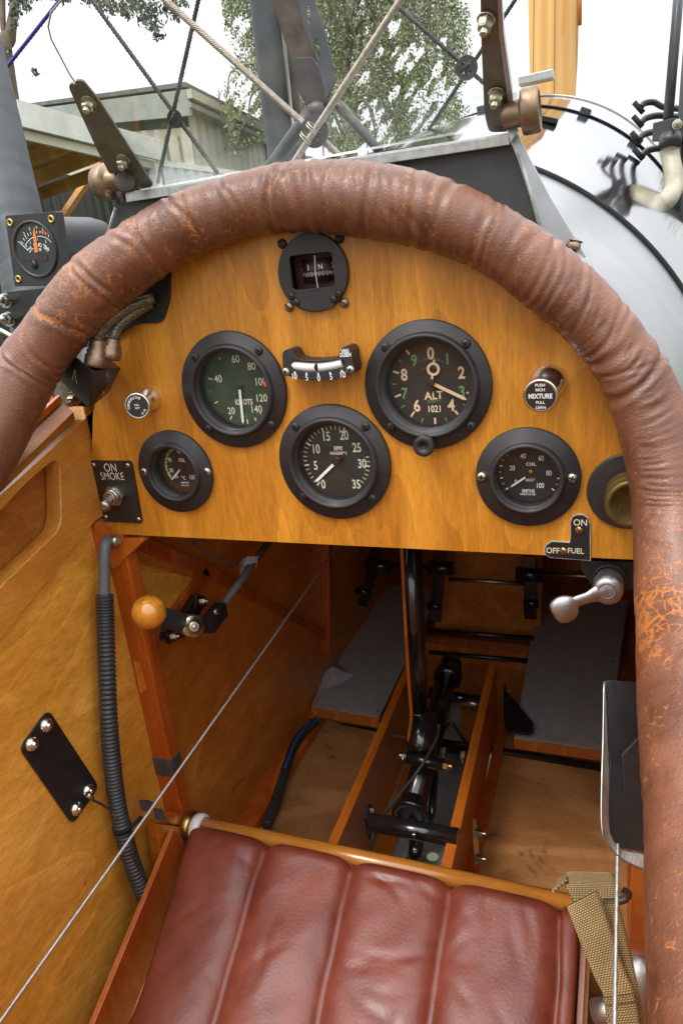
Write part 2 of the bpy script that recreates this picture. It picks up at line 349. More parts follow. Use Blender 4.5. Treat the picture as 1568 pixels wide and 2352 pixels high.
def leather(name, base, dark, wearc, attr=True, gloss=.36, cell=260, wearlo=.60, coat=.15):
    m, t, b, n, l = newmat(name); vec, obj = coords(n, l)
    a = noise_n(n, l, obj, 28, 6, .65); c = ramp(n, l, a, [(.3, dark), (.68, base)])
    f = noise_n(n, l, obj, 170, 6, .8, .6)
    big = noise_n(n, l, obj, 13, 4, .6, .4)
    mul = n('ShaderNodeMath'); mul.operation = 'MULTIPLY_ADD'; l(big, mul.inputs[0]); mul.inputs[1].default_value = .55; l(f, mul.inputs[2])
    s = mul.outputs[0]
    if attr:
        at = n('ShaderNodeAttribute'); at.attribute_name = 'wear'
        m2 = n('ShaderNodeMath'); m2.operation = 'MULTIPLY_ADD'; l(at.outputs['Fac'], m2.inputs[0]); m2.inputs[1].default_value = .42; l(s, m2.inputs[2]); s = m2.outputs[0]
    if attr:
        vc = n('ShaderNodeTexVoronoi'); vc.feature = 'DISTANCE_TO_EDGE'; vc.inputs['Scale'].default_value = 170; wp2 = n('ShaderNodeMapping'); wp2.inputs['Scale'].default_value = (1, 1, 1)
        vm = n('ShaderNodeVectorMath'); vm.operation = 'MULTIPLY_ADD'; nn2 = n('ShaderNodeTexNoise'); nn2.inputs['Scale'].default_value = 60; l(obj, nn2.inputs['Vector']); l(nn2.outputs['Color'], vm.inputs[0]); vm.inputs[1].default_value = (.012,.012,.012); l(obj, vm.inputs[2]); l(vm.outputs[0], vc.inputs['Vector'])
        cr_ = n('ShaderNodeMapRange'); cr_.inputs['From Max'].default_value = .16; cr_.inputs['To Min'].default_value = .10; cr_.inputs['To Max'].default_value = -.10; l(vc.outputs['Distance'], cr_.inputs['Value'])
        sa = n('ShaderNodeMath'); sa.operation = 'ADD'; l(s, sa.inputs[0]); l(cr_.outputs[0], sa.inputs[1]); s = sa.outputs[0]
    wf = ramp(n, l, s, [(wearlo, (0,0,0)), (min(1, wearlo+.10), (.8,.8,.8))])
    # ColorRamp only covers 0..1
    c = mixc(n, l, wf, c, wearc); l(c, b.inputs['Base Color'])
    v = n('ShaderNodeTexVoronoi'); v.feature = 'DISTANCE_TO_EDGE'; v.inputs['Scale'].default_value = cell; l(obj, v.inputs['Vector'])
    v2 = noise_n(n, l, obj, 90, 5, .6)
    ad = n('ShaderNodeMath'); ad.operation = 'MULTIPLY_ADD'; l(v2, ad.inputs[0]); ad.inputs[1].default_value = .3; l(v.outputs['Distance'], ad.inputs[2])
    hsrc = ad.outputs[0]
    if attr:
        ra = n('ShaderNodeAttribute'); ra.attribute_name = 'rollco'; mp = n('ShaderNodeMapping'); mp.inputs['Scale'].default_value = (520, 60, 60); l(ra.outputs['Vector'], mp.inputs['Vector'])
        fn_ = noise_n(n, l, mp.outputs[0], 1.0, 4, .65, .5); fm = n('ShaderNodeMath'); fm.operation = 'MULTIPLY_ADD'; l(fn_, fm.inputs[0]); fm.inputs[1].default_value = .9; l(hsrc, fm.inputs[2]); hsrc = fm.outputs[0]
        c2 = ramp(n, l, fn_, [(.26, (.66,.62,.6)), (.42, (1,1,1)), (.62, (1,1,1)), (.78, (1.2,1.15,1.1))])
        c = mixc(n, l, 1., c, c2, 'MULTIPLY'); l(c, b.inputs['Base Color'])
    bump(n, l, b, hsrc, .42 if attr else .30, .0006)
    rr = n('ShaderNodeMapRange'); rr.inputs['To Min'].default_value = gloss*.8; rr.inputs['To Max'].default_value = gloss*1.5; l(a, rr.inputs['Value']); l(rr.outputs[0], b.inputs['Roughness'])
    b.inputs['Coat Weight'].default_value = coat; b.inputs['Coat Roughness'].default_value = .3
    return m
M['coaming'] = leather('worn_brown_leather', (.195,.074,.037), (.088,.030,.015), (.40,.135,.028), True, .34, 420, .90, .10)
M['seat'] = leather('oxblood_leather', (.205,.045,.025), (.115,.022,.012), (.30,.10,.05), False, .36, 240, .98, .12)
def glass(name, col=(1,1,1), refl=.9, ior=1.45, rough=.02, haze=0):
    m, t, b, n, l = newmat(name); t.nodes.remove(b); o = t.nodes['Material Output']
    tr = n('ShaderNodeBsdfTransparent'); tr.inputs[0].default_value = (*col, 1); g = n('ShaderNodeBsdfGlossy'); g.inputs['Roughness'].default_value = rough
    fr = n('ShaderNodeFresnel'); fr.inputs[0].default_value = ior; mt = n('ShaderNodeMath'); mt.operation = 'MULTIPLY'; mt.inputs[1].default_value = refl
    l(fr.outputs[0], mt.inputs[0]); mx_ = n('ShaderNodeMixShader'); l(mt.outputs[0], mx_.inputs[0]); l(tr.outputs[0], mx_.inputs[1]); l(g.outputs[0], mx_.inputs[2])
    last = mx_.outputs[0]
    if haze:  # patchy white film puts haze and scratches into the perspex colour
        _, obj = coords(n, l, (1,1,1)); q = noise_n(n, l, obj, 30, 8, .75, .6); q2 = ramp(n, l, q, [(.45, (0,0,0)), (.8, (haze,haze,haze))])
        df = n('ShaderNodeBsdfDiffuse'); df.inputs[0].default_value = (.8,.8,.8,1); m3 = n('ShaderNodeMixShader'); l(q2, m3.inputs[0]); l(last, m3.inputs[1]); l(df.outputs[0], m3.inputs[2]); last = m3.outputs[0]
    l(last, o.inputs[0]); return m
M['glass'] = glass('instrument_glass', refl=.8, ior=1.5)
M['perspex'] = glass('perspex', (.97,.98,.97), .4, 1.3, .03, .17)
def leafmat(name, c0, c1):
    m, t, b, n, l = newmat(name); _, obj = coords(n, l)
    l(ramp(n, l, noise_n(n, l, obj, 1.6, 4, .7), [(.3, c0), (.7, c1)]), b.inputs['Base Color']); b.inputs['Roughness'].default_value = .6
    b.inputs['Transmission Weight'].default_value = 0; b.inputs['Subsurface Weight'].default_value = 0; return m
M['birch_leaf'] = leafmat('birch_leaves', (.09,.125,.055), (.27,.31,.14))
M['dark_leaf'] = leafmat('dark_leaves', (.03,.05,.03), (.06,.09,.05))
M['bark'] = plain('bark', (.10,.075,.05), .9, 0, .4, 8, 0, .5, bs=30)
M['birch_bark'] = plain('birch_bark', (.42,.38,.32), .8, 0, .4, 5)
M['bldg_cream'] = plain('cream_cladding', (.50,.465,.36), .6, 0, .12, 2)
M['bldg_green'] = plain('green_grey_fascia', (.27,.29,.25), .5, 0, .2, 3)
M['roof_grey'] = plain('moss_grey_roof', (.13,.14,.12), .8, 0, .4, 5)
M['white_fascia'] = plain('pale_fascia', (.60,.59,.55), .5, 0, .15, 4)
M['shed_wood'] = wood('shed_wood', (.42,.19,.055), (.58,.31,.10), (1,.2,1), 3, .6, 0, (.1,.05,.02), .7)
M['corrugated'] = plain('shaded_corrugated_sheet', (.06,.058,.05), .45, .3, .25, 3)  # sheet colour darkened for the shade inside the open shed
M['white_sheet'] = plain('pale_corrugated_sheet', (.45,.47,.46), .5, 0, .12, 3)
M['grass'] = plain('grass_ground', (.055,.075,.030), .95, 0, .4, 1.5)
M['whitering'] = plain('white_plastic', (.75,.75,.72), .3, 0, .04, 60, .3)

NY = Vector((0, -1, 0))
def screw(c, r, mat, parent, ax=NY, kind='cross', name='screw', rot=20):
    c = Vector(c); sx, sy, d = frame(ax); m = MB()
    m.lathe(c, ax, [(r, -.0002), (r*.96, r*.25), (r*.75, r*.5), (r*.35, r*.62), (.00001, r*.65)], 16)
    o = m.build(name, mat, parent); s = MB(); a = R(rot)
    for k in range(2 if kind == 'cross' else 1):
        u = sx*math.cos(a+k*math.pi/2)+sy*math.sin(a+k*math.pi/2)
        ln = r*(.55 if kind == 'cross' else .93); s.bar(c+d*r*.6-u*ln, c+d*r*.6+u*ln, r*.26, r*.16, d)
    s.build('slot', M['hole'], o); return o
def hexnut(c, r, h, mat, parent, ax, name='nut', stud=True):
    c = Vector(c); ax = Vector(ax).normalized(); m = MB(); m.lathe(c, ax, [(r*1.2, 0), (r*1.2, h*.10), (r*.9, h*.12)], 20, cap0=True)
    m.lathe(c, ax, [(r, h*.15), (r, h*.8), (r*.8, h)], 6, sm=False, cap0=True, cap1=True)
    if stud: m.lathe(c, ax, [(r*.5, h*.9), (r*.5, h*1.45), (r*.4, h*1.5)], 14, cap1=True)
    return m.build(name, mat, parent, .0002)

# ================================================================ STRUCTURE: ground
gm = MB(); gm.faces([(-300,-300,-1.75),(300,-300,-1.75),(300,600,-1.75),(-300,600,-1.75)], [(0,1,2,3)])
tag(gm.build('ground', M['grass'], origin=(0,0,-1.75)), kind='structure')

# ================================================================ INSTRUMENT PANEL
pp = [(.240,0),(.231,.06),(.216,.11),(.194,.152),(.162,.188),(.113,.222),(.056,.243),(0,.250)]
outl = pp + [(-x, z) for x, z in pp[::-1]][1:]
GA = dict(asi=(-.077,.1258,.045,.0305), alt=(.0755,.1242,.045,.0300), rpm=(-.0001,.0684,.045,.0305), oilt=(-.1432,.0599,.0354,.0215), oilp=(.1424,.0584,.0354,.0215))
holes = [circ(x, z, ri+.0015) for x, z, r, ri in GA.values()] + [circ(-.0005, .2055, .0262)]
t = thing('instrument_panel', (0,0,0), 'honey varnished arched plywood instrument panel under the leather roll', 'instrument panel')
plate(outl, holes, (0,.0026,0), (1,0,0), (0,0,1), .005, 'board', M['panel'], t)
# faint scuff marks
mk = TX()
for a, b in (((1032,1552),(1092,1586)),((800,1405),(835,1395)),((835,1395),(845,1340))): pass
for a, b, w_ in (((815,1215),(834,1224),.0005),((763,1195),(790,1170),.0003)): mk.mark(PY(*a, v=-.0002), PY(*b, v=-.0002), w_)
mk.build('scratch', M['rail_wood'], t)

def C(x0, y0, s):   # pixel in a zoomed crop -> pixel of the 1568 x 2352 picture
    return lambda x, y: ((x0+x/s)*.784, (y0+y/s)*.784)
def gauge(name, key, label, depth, dialmat, screws, cat='gauge', bead=.77):
    x, z, r, ri = GA[key]
    t = thing(name, (x, 0, z), label, cat)
    b = bead*r
    m = MB(); m.lathe((x, 0, z), NY, [(r, .0003), (r, .0026), (r-.0006, .0034), (b+.0016, .0036), (b+.0010, .0044), (b+.0002, .0068), (b-.0012, .0078), (b-.0026, .0070), (b-.0032, .0052), (ri+.0016, .0046), (ri+.0004, .0036), (ri, .0026), (ri, -.001)], 96)
    m.build('bezel', M['bezel'], t)
    m = MB(); m.lathe((x, 0, z), NY, [(ri, -.001), (ri, -.0018), (ri-.0004, -.0022), (ri-.0006, -depth+.001), (ri+.002, -depth+.0008)], 72); m.build('inner_sleeve', M['black'], t)
    m = MB(); m.lathe((x, 0, z), NY, [(ri+.002, -depth), (.0001, -depth)], 72, sm=False, cap0=False, cap1=True); d = m.build('dial', dialmat, t)
    m = MB(); m.lathe((x, 0, z), NY, [(ri+.0004, -.0005), (.0001, -.0005)], 64, sm=False, cap1=True); m.build('glass', M['glass'], t)
    for (px, py) in screws: screw(PY(px, py, -.0034), .0034 if r > .04 else .0036, M['zinc'] if key == 'oilp' else M['steel'] if key == 'oilt' else M['bezel'], t, rot=random.uniform(0, 90))
    return t, d
def hand(t, a, b, w, mat, name='needle', hubr=.003, taper=1.): 
    a, b = Vector(a), Vector(b); sd = (b-a).cross(NY).normalized(); m = MB()
    m.prism([a-sd*w/2, a+sd*w/2, b-(b-a).normalized()*w+sd*w/2*taper, b, b-(b-a).normalized()*w-sd*w/2*taper], (0,-.0004,0)); return m.build(name, mat, t)
def hub(t, c, r, mat, h=.0012): 
    m = MB(); m.lathe(c, NY, [(r, 0), (r, h*.7), (r*.7, h)], 20, cap1=True); return m.build('hub', mat, t)

# -- airspeed indicator
c = C(520,960,4.612); dp = .0085; yv = dp-.0002
t, d = gauge('airspeed_indicator', 'asi', 'round black airspeed dial marked KNOTS, green tinted face, on the left', dp, M['dial_green'], [c(240,400), c(1100,310), c(1268,1310), c(430,1360)])
q = TX(); P_ = lambda x, y: PY(*c(x, y), v=yv)
for s, x, y, h in (('60',785,420,.0066),('80',1000,520,.0066),('100',1128,728,.0066),('120',1140,950,.0066),('140',1072,1100,.0066),('20',727,1122,.0062),('40',548,690,.0066)): q.add(s, P_(x,y), h, bold=.012, sx=.86)
q.add('KNOTS', P_(898,1003), .0048, bold=.03, sx=.78)
for a, b in (((415,685),(470,700)),((500,1022),(548,998)),((715,1240),(735,1190)),((950,1298),(940,1238)),((1062,1258),(1042,1215)),((1128,1170),(1120,1160)),((560,400),(580,430))): q.mark(P_(*a), P_(*b), .0010)
q.build('numerals', M['cream'], d)
q = TX(); q.add('TYPE: A1333A', P_(845,710), .0019); q.add('REF: 6A/7710', P_(868,885), .0022); q.add('M', P_(790,650), .0019); q.build('small_print', M['blueprint'], d)
q = TX(); q.add('0', P_(932,1195), .0028, bold=.01)
for a, b in (((430,858),(465,853)),((600,1138),(612,1122)),((800,1275),(802,1250)),((470,530),(490,540))): q.mark(P_(*a), P_(*b), .0005)
q.build('green_marks', M['green'], d)
q = TX(); q.mark(PY(*c(1165,765), v=-.0009), PY(*c(1235,745), v=-.0009), .0040); q.build('red_limit_mark', M['red'], t)
hub(t, PY(*c(848,790), v=yv-.001), .0022, M['dial']); hand(t, PY(*c(842,838), v=yv-.0012), PY(*c(890,1300), v=yv-.0012), .0020, M['white'])
# -- altimeter
c = C(1060,920,3.92); dp = .006; yv = dp-.0002; P_ = lambda x, y: PY(*c(x, y), v=yv)
t, d = gauge('altimeter', 'alt', 'large round black altimeter dial marked ALT with tan numerals and lower knob', dp, M['dial'], [c(270,380), c(1192,340), c(1248,1282), c(340,1288)], bead=.80)
q = TX()
for s, x, y in (('0',786,452),('2',1140,672),('4',1022,1045),('6',630,1052),('8',483,698)): q.add(s, P_(x,y), .0092, bold=.035, sx=.85)
q.add('A', P_(757,940), .0062, bold=.03); q.add('L', P_(835,935), .0062, bold=.03); q.add('T', P_(892,928), .0062, bold=.03)
for a, b in (((505,412),(545,465)),((355,658),(422,680)),((378,952),(445,925)),((562,1178),(600,1120)),((840,1262),(836,1192)),((1105,1160),(1065,1108)),((1205,915),(1215,895))): q.mark(P_(*a), P_(*b), .0014)
q.build('tan_numerals', M['tan'], d)
q = TX()
for s, x, y in (('1',978,515),('3',1145,890),('7',490,912),('9',597,532)): q.add(s, P_(x,y), .0086, bold=.03, sx=.85)
q.add('35,000 FT.', P_(825,1003), .0019, bold=.01)
for i, ch in enumerate('1,000 FEET'): 
    a = -32+i*7.2; q.add(ch, P_(790+225*math.sin(R(a)), 735-225*math.cos(R(a))), .0018, rot=a)
for i, ch in enumerate('10,000 FEET'): 
    a = -42+i*8; q.add(ch, P_(790+150*math.sin(R(a)), 765-160*math.cos(R(a))), .0015, rot=a)
for a, b in (((425,530),(450,552)),((345,805),(398,805)),((450,1078),(490,1048)),((685,1245),(698,1195)),((972,1240),(955,1190)),((1160,1035),(1180,1045))): q.mark(P_(*a), P_(*b), .0008)
q.build('green_numerals', M['green'], d)
q = TX(); q.add('1021', P_(832,1088)+Vector((0,-.0003,0)), .0054, bold=.02, sx=.8); q.build('pressure_digits', M['cream'], d)
m = MB(); wq = [(742,1048),(918,1048),(918,1130),(742,1130)]; m.prism([P_(*k) for k in wq], (0,-.0001,0)); m.build('pressure_window', M['hole'], d)
hub(t, PY(*c(795,785), v=yv-.003), .0025, M['dial']); hand(t, PY(*c(825,805), v=yv-.002), PY(*c(1205,985), v=yv-.002), .0022, M['tan'], 'long_needle')
hand(t, PY(*c(805,755), v=yv-.0016), PY(*c(805,690), v=yv-.0016), .0016, M['tan'], 'short_needle'); hand(t, PY(*c(822,570), v=yv-.0016), PY(*c(830,512), v=yv-.0016), .0016, M['tan'], 'short_needle')
m = MB(); m.lathe(PY(*c(818,632), v=yv-.0014), NY, [(.0029,0),(.0046,0),(.0046,.0004),(.0029,.0004),(.0029,0)], 32, sm=False); m.build('ring_needle', M['tan'], t)
hand(t, PY(*c(795,785), v=yv-.001), PY(*c(810,905), v=yv-.001), .0044, M['dial'], 'counterweight')
kx = PY(*c(757,1465), v=0); m = MB(); m.lathe((kx.x, 0, kx.z), NY, [(.0068,.003),(.0068,.0075),(.0074,.008),(.0074,.0135),(.0066,.0143),(.0030,.0140),(.0026,.0115),(.0001,.0112)], 48, rfun=lambda a, h: 1+.012*math.cos(40*a) if h > .0079 else 1); m.build('setting_knob', M['bezel'], t)
# -- rpm
c = C(810,1170,4.48); dp = .0045; yv = dp-.0002; P_ = lambda x, y: PY(*c(x, y), v=yv)
t, d = gauge('rev_counter', 'rpm', 'round black dial marked RPM HUNDREDS with cream numerals, lower centre', dp, M['dial'], [c(250,355), c(1170,355), c(1255,1295), c(365,1270)], bead=.78)
q = TX()
for s, x, y in (('0',612,1112),('5',512,868),('10',522,650),('15',655,485),('20',885,470),('25',1050,632),('30',1122,843),('35',1045,1112)): q.add(s, P_(x,y), .0080, bold=.02, sx=.72)
q.add('RPM', P_(806,643), .0038, bold=.03, sx=.75); q.add('HUNDREDS', P_(812,707), .0026, bold=.03, sx=.8)
cc = (790,800)
for i in range(36):
    if 21 <= i <= 27: continue
    a = R(-138+i*277/35); ex = 418; r0 = .0272; r1 = r0-(.0040 if i % 5 == 0 else .0030)
    ctr = Vector((GA['rpm'][0]-.0004, yv, GA['rpm'][1])); q.mark(ctr+Vector((math.sin(a)*r0,0,math.cos(a)*r0)), ctr+Vector((math.sin(a)*r1,0,math.cos(a)*r1)), .0013 if i % 5 == 0 else .0006)
q.build('numerals', M['cream'], d)
hub(t, PY(*c(798,795), v=yv-.0016), .0026, M['bezel']); hand(t, PY(*c(742,858), v=yv-.001), PY(*c(510,1085), v=yv-.001), .0022, M['white'])
hand(t, PY(*c(810,780), v=yv-.001), PY(*c(905,700), v=yv-.001), .0014, M['dial'], 'counterweight')
# -- oil temperature
c = C(400,1240,6.533); dp = .0095; yv = dp-.0002; P_ = lambda x, y: PY(*c(x, y), v=yv)
t, d = gauge('oil_temperature_gauge', 'oilt', 'small round oil gauge in degrees C with green arc, left of the panel', dp, M['dial'], [c(160,930), c(1355,925)], bead=.70)
q = TX()
for s, x, y in (('90',812,545),('70',636,700),('50',668,900),('30',760,1015),('120',1066,1033)): q.add(s, P_(x,y), .0040, bold=.02, sx=.75)
q.add('OIL', P_(868,705), .0036, bold=.02, sx=.9); q.add('°C', P_(903,1045), .0034, bold=.02, sx=.85); q.add('SMITHS', P_(928,1138), .0020, bold=.03, sx=.9); q.add('MADE IN UK', P_(935,1190), .0011, bold=.03)
for a, b in (((955,610),(962,645)),((1088,795),(1098,860)),((1128,1078),(1140,1090)),((645,520),(662,550)),((555,680),(590,690)),((548,815),(588,818)),((600,955),(632,945)),((615,985),(645,975)),((630,1005),(655,1000)),((640,1030),(668,1018)),((540,745),(575,748)),((565,890),(590,882)),((580,595),(605,605))): q.mark(P_(*a), P_(*b), .0007)
q.build('numerals', M['white'], d)
q = TX(); pts = [(735,490),(660,515),(600,590),(570,690),(562,790),(580,890),(625,980),(668,1045)]
for a, b in zip(pts, pts[1:]): q.mark(PY(*c(*a), v=yv+.00008), PY(*c(*b), v=yv+.00008), .0021)
q.build('green_arc', M['lime'], d); q = TX(); q.mark(P_(1105,990), P_(1135,1010), .0012); q.build('red_mark', M['red'], d)
hub(t, PY(*c(865,845), v=yv-.001), .0026, M['bezel']); hand(t, PY(*c(835,890), v=yv-.0012), PY(*c(668,1088), v=yv-.0012), .0013, M['white'])
# -- oil pressure
c = C(1380,1240,3.267); dp = .009; yv = dp-.0002; P_ = lambda x, y: PY(*c(x, y), v=yv)
t, d = gauge('oil_pressure_gauge', 'oilp', 'small round oil gauge numbered to 100 on the right, above the fuel plate', dp, M['dial'], [c(98,510), c(965,522)], bead=.70)
q = TX()
for s, x, y in (('0',425,562),('20',390,428),('40',494,313),('60',666,334),('80',740,476),('100',660,596)): q.add(s, P_(x,y), .0042, bold=.01, sx=.72)
q.add('OIL', P_(572,391), .0027, bold=.02, sx=1.35); q.add('LB/□"', P_(562,543), .0020, bold=.02); q.add('SMITHS', P_(543,648), .0030, bold=.02, sx=.72); q.add('MADE IN UK', P_(540,680), .0014, bold=.02, sx=1.1)
ctr = Vector((P_(556,470).x, yv, P_(556,470).z))
for i in range(21):
    a = R(-128+i*256/20); r0 = .0212; r1 = r0-(.0022 if i % 2 == 0 else .0016); q.mark(ctr+Vector((math.sin(a)*r0,0,math.cos(a)*r0)), ctr+Vector((math.sin(a)*r1,0,math.cos(a)*r1)), .0009 if i % 2 == 0 else .0004)
q.build('numerals', M['white'], d)
hub(t, PY(*c(566,462), v=yv-.001), .0015, M['brass']); hand(t, PY(*c(515,517), v=yv-.0012), PY(*c(372,610), v=yv-.0012), .0013, M['white'])

# -- compass
c = C(800,660,5.004); P0 = lambda x, y, v=0: PY(*c(x, y), v=v)
t = thing('compass', (-.0005, 0, .2055), 'round black compass with dark red window reading N, top centre', 'compass')
wn = [P0(*k, v=0) for k in ((255,455),(885,400),(915,880),(330,940))]
win = [( (k.x), (k.z)) for k in (P0(262,450),P0(890,385),P0(912,900),P0(305,940))]
wx0, wx1 = sum(k[0] for k in (win[0], win[3]))/2, sum(k[0] for k in (win[1], win[2]))/2; wz0, wz1 = (win[2][1]+win[3][1])/2, (win[0][1]+win[1][1])/2
plate(circ(-.0005,.2055,.0262,72), [rrect(wx0, wz0, wx1, wz1, .0028)], (0,-.0015,0), (1,0,0), (0,0,1), .003, 'face_plate', M['bezel'], t, .0004)
m = MB(); m.prism([(wx0-.002,.010,wz0-.002),(wx1+.002,.010,wz0-.002),(wx1+.002,.010,wz1+.002),(wx0-.002,.010,wz1+.002)], (0,.001,0)); cardm = m.build('backing', M['dial_red'], t)
m = MB(); m.lathe((-.0005,.0005,.2055), NY, [(.0262,0),(.0262,-.02),(.0001,-.02)], 48); m.build('housing', M['black'], t)
# card is a vertical drum
rd = .0165; dc = Vector((-.0012, .0045+rd, 0)); zt = P0(620,610,.006).z; zk = P0(620,705,.006).z
q = TX()
def card(ang, s, h): 
    a = R(ang); o = Vector((dc.x+math.sin(a)*rd, dc.y-math.cos(a)*rd, zt)); q.add(s, o, h, xa=(math.cos(a), math.sin(a), 0), bold=.01, sx=.9)
card(-50,'6',.0040); card(-20,'3',.0040); card(14,'N',.0040); card(48,'33',.0040)
for k in range(-75, 76, 5):
    a = R(k-1); ln = .0012 if k % 10 else .0019; o = Vector((dc.x+math.sin(a)*rd, dc.y-math.cos(a)*rd, zk)); q.mark(o-Vector((0,0,ln)), o+Vector((0,0,ln*.6)), .0004, (math.sin(a), -math.cos(a), 0))
q.build('card_lettering', M['white'], t)
m = MB(); m.lathe((dc.x, dc.y, zk-.006), (0,0,1), [(rd-.0002,0),(rd-.0002,.016)], 48, cap0=True, cap1=True); m.build('card_drum', M['dial_red'], t)
q = TX(); q.mark(P0(608,440,.001), P0(618,690,.001), .0006); q.mark(P0(618,690,.001), P0(654,912,.001), .0006); q.build('lubber_line', M['cream'], t)
m = MB(); m.prism([P0(x, y, -.003) for x, y in ((285,1025),(920,968),(925,1120),(860,1215),(600,1265),(380,1190))], (0,-.0009,0)); m.build('cover_plate', M['bezel'], t, .0002)
for (x, y, k) in ((268,1035,'M'),(345,1130,'M'),(885,1085,'M'),(962,1003,'M')): screw(P0(x, y, -.0036), .0026, M['bezel'], t, kind='slot', rot=40)
for (x, y) in ((138,275),(972,192),(240,1198),(1045,1138)): screw(P0(x, y, 0), .0035, M['bronze'] if y > 900 else M['bezel'], t, kind='slot', rot=random.uniform(20, 60), name='mounting_screw')

# -- slip indicator: curved tube in a thick black body
t = thing('slip_indicator', (0,0,.144), 'small black curved slip indicator with white bubble tube, marked 10 5 0 5 10', 'slip indicator')
yf = -.016
ol = [(135,1880),(160,1838),(210,1815),(265,1830),(300,1885),(340,1945),(420,1975),(640,1985),(860,1968),(945,1945),(970,1860),(1000,1800),(1050,1775),(1105,1785),(1145,1840),(1160,1960),(1190,2110),(1180,2160),(1110,2200),(900,2262),(700,2280),(500,2270),(300,2235),(190,2200),(150,2150),(140,2080)]
o3 = [P0(x, y, yf) for x, y in ol]
sx_, sz_ = [k.x for k in o3], [k.z for k in o3]
tubeo = [(262,2045),(300,1985),(420,1990),(640,2005),(850,1985),(985,1958),(1040,1985),(1045,2040),(1020,2085),(860,2120),(640,2150),(420,2140),(300,2110)]
th = [(k.x, k.z) for k in (P0(x, y, yf) for x, y in tubeo)]
plate([(k.x, k.z) for k in rpoly([(p.x, p.z, 0) for p in o3], .001, 2)] if False else [(p.x, p.z) for p in o3], [th], (0,yf+.0015,0), (1,0,0), (0,0,1), .003, 'face', M['bezel'], t, .0002)
m = MB(); m.prism([p+Vector((0,.0032,0)) for p in o3], (0,.0126,0)); m.build('body', M['bezel'], t)
cl = catmull([P0(x, y, yf+.0035) for x, y in ((290,2045),(420,2065),(650,2078),(860,2052),(1020,2015))], 6)
m = MB(); m.tube(cl, .0034, 14); m.build('liquid_tube', M['white'], t)
m = MB(); m.ball(P0(642,2080,yf+.002), .0026, (.8,1,1.05)); m.build('ball', M['hole'], t)
q = TX()
for s, x, y, r_ in (('10',315,2212,3),('5',492,2232,2),('0',667,2240,0),('5',848,2222,-4),('10',1022,2190,-8)): q.add(s, P0(x, y, yf-.0002), .0046, bold=.02, sx=.82, rot=-r_*.5)
for x, y in ((317,2160),(488,2178),(660,2180),(834,2168),(1007,2138)): q.v, q.f = q.v, q.f; q.mark(P0(x-12, y, yf-.0002), P0(x+12, y, yf-.0002), .0016)
q.add('VAN', P0(1048,1842,yf-.0002), .0032, bold=.03, sx=.7); q.add('DUSEN', P0(1058,1898,yf-.0002), .0032, bold=.03, sx=.66); q.build('lettering', M['white'], t)
for x, y in ((190,2150),(1132,2118)): screw(P0(x, y, yf-.0003), .0032, M['steel'], t)

# -- push pull knobs
def pull_knob(label, base, face, rb, rf, txt, name='pull_knob'):
    b = PY(*base, v=0); f = PY(*face, v=-.030)
    t = thing(name, b, label, 'knob')
    m = MB(); m.lathe(b, f-b, [(rb,-.001),(rb*1.0,.0015),(rb*.9,.005),(rb*.62,.009),(rb*.45,.0115),(rb*.40,.0125)], 48); m.build('socket', M['chrome'], t)
    ln = (f-b).length; m = MB(); m.lathe(b, f-b, [(rb*.40,.009),(rb*.40,ln-.009),(rb*.5,ln-.006),(rf*.95,ln-.0035),(rf,ln-.002),(rf,ln-.0004),(rf*.93,ln),(rf*.86,ln-.0002)], 48); m.build('plunger', M['chrome'], t)
    m = MB(); m.lathe(b, f-b, [(rf*.87,ln-.0003),(.0001,ln-.0003)], 48, sm=False, cap1=True); m.build('label_disc', M['label_black'], t)
    a = (f-b).normalized(); xa = Vector((0,0,1)).cross(a)*-1; xa = xa.normalized(); xa = -xa if xa.x < 0 else xa; ya = xa.cross(-a)*-1; ya = ya if ya.z > 0 else -ya
    q = TX()
    for (s, u, v, h, bo, ro, sx) in txt: q.add(s, f+xa*u*rf+ya*v*rf-a*(-.00008), h*rf, xa, ya, bold=bo, rot=ro, sx=sx)
    q.build('lettering', M['white'], t); return t
crb = []
for i, ch in enumerate('CARBURETOR'): 
    a = -100+i*14.5; crb.append((ch, .66*math.sin(R(a)), .66*math.cos(R(a)), .22, .03, a, .9))
for i, ch in enumerate('AIR'): 
    a = 150-i*15; crb.append((ch, .66*math.sin(R(a)), .66*math.cos(R(a)), .2, .03, a-180+25, .9))
crb += [('PULL', 0,.10,.16,.03,0,.9), ('HOT',.02,-.14,.16,.03,0,.9)]
pull_knob('chrome pull knob with black CARBURETOR disc, left of the airspeed dial', (346,916), (315,933), .0098, .0102, crb)
pull_knob('chrome pull knob with black MIXTURE disc, right of the altimeter', (1258,878), (1240,910), .0120, .0107, [('PUSH',0,.66,.19,.03,0,1),('RICH',0,.38,.19,.03,0,1),('MIXTURE',0,0,.32,.04,0,.82),('PULL',0,-.38,.19,.03,0,1),('LEAN',0,-.68,.19,.03,0,1)])

# -- primer knob
b = PY(1442,1128); t = thing('primer_knob', b, 'brass coloured ribbed primer knob on black disc at the right panel edge', 'knob')
m = MB(); m.lathe(b, NY, [(.0262,0),(.0262,.002),(.0255,.0025),(.0001,.0025)], 64); m.build('backing_disc', M['bezel'], t, .0002)
ka = (PY(1438,1160,-.03)-b).normalized(); m = MB(); m.lathe(b, PY(1450,1160,-.026)-b, [(.010,.001),(.0152,.004),(.0158,.007),(.0140,.009),(.0140,.011),(.0154,.012),(.0154,.0145),(.0136,.016),(.0136,.0185),(.0158,.0205),(.0162,.0215),(.0162,.025),(.0150,.0265),(.0128,.0262),(.0120,.0250),(.0001,.0250)], 64); kn = m.build('knob', M['primer'], t)
q = TX(); q.add('Pri', PY(1432,1168,-.0278), .0055, sh=.2); q.build('embossed_lettering', M['primer'], kn)

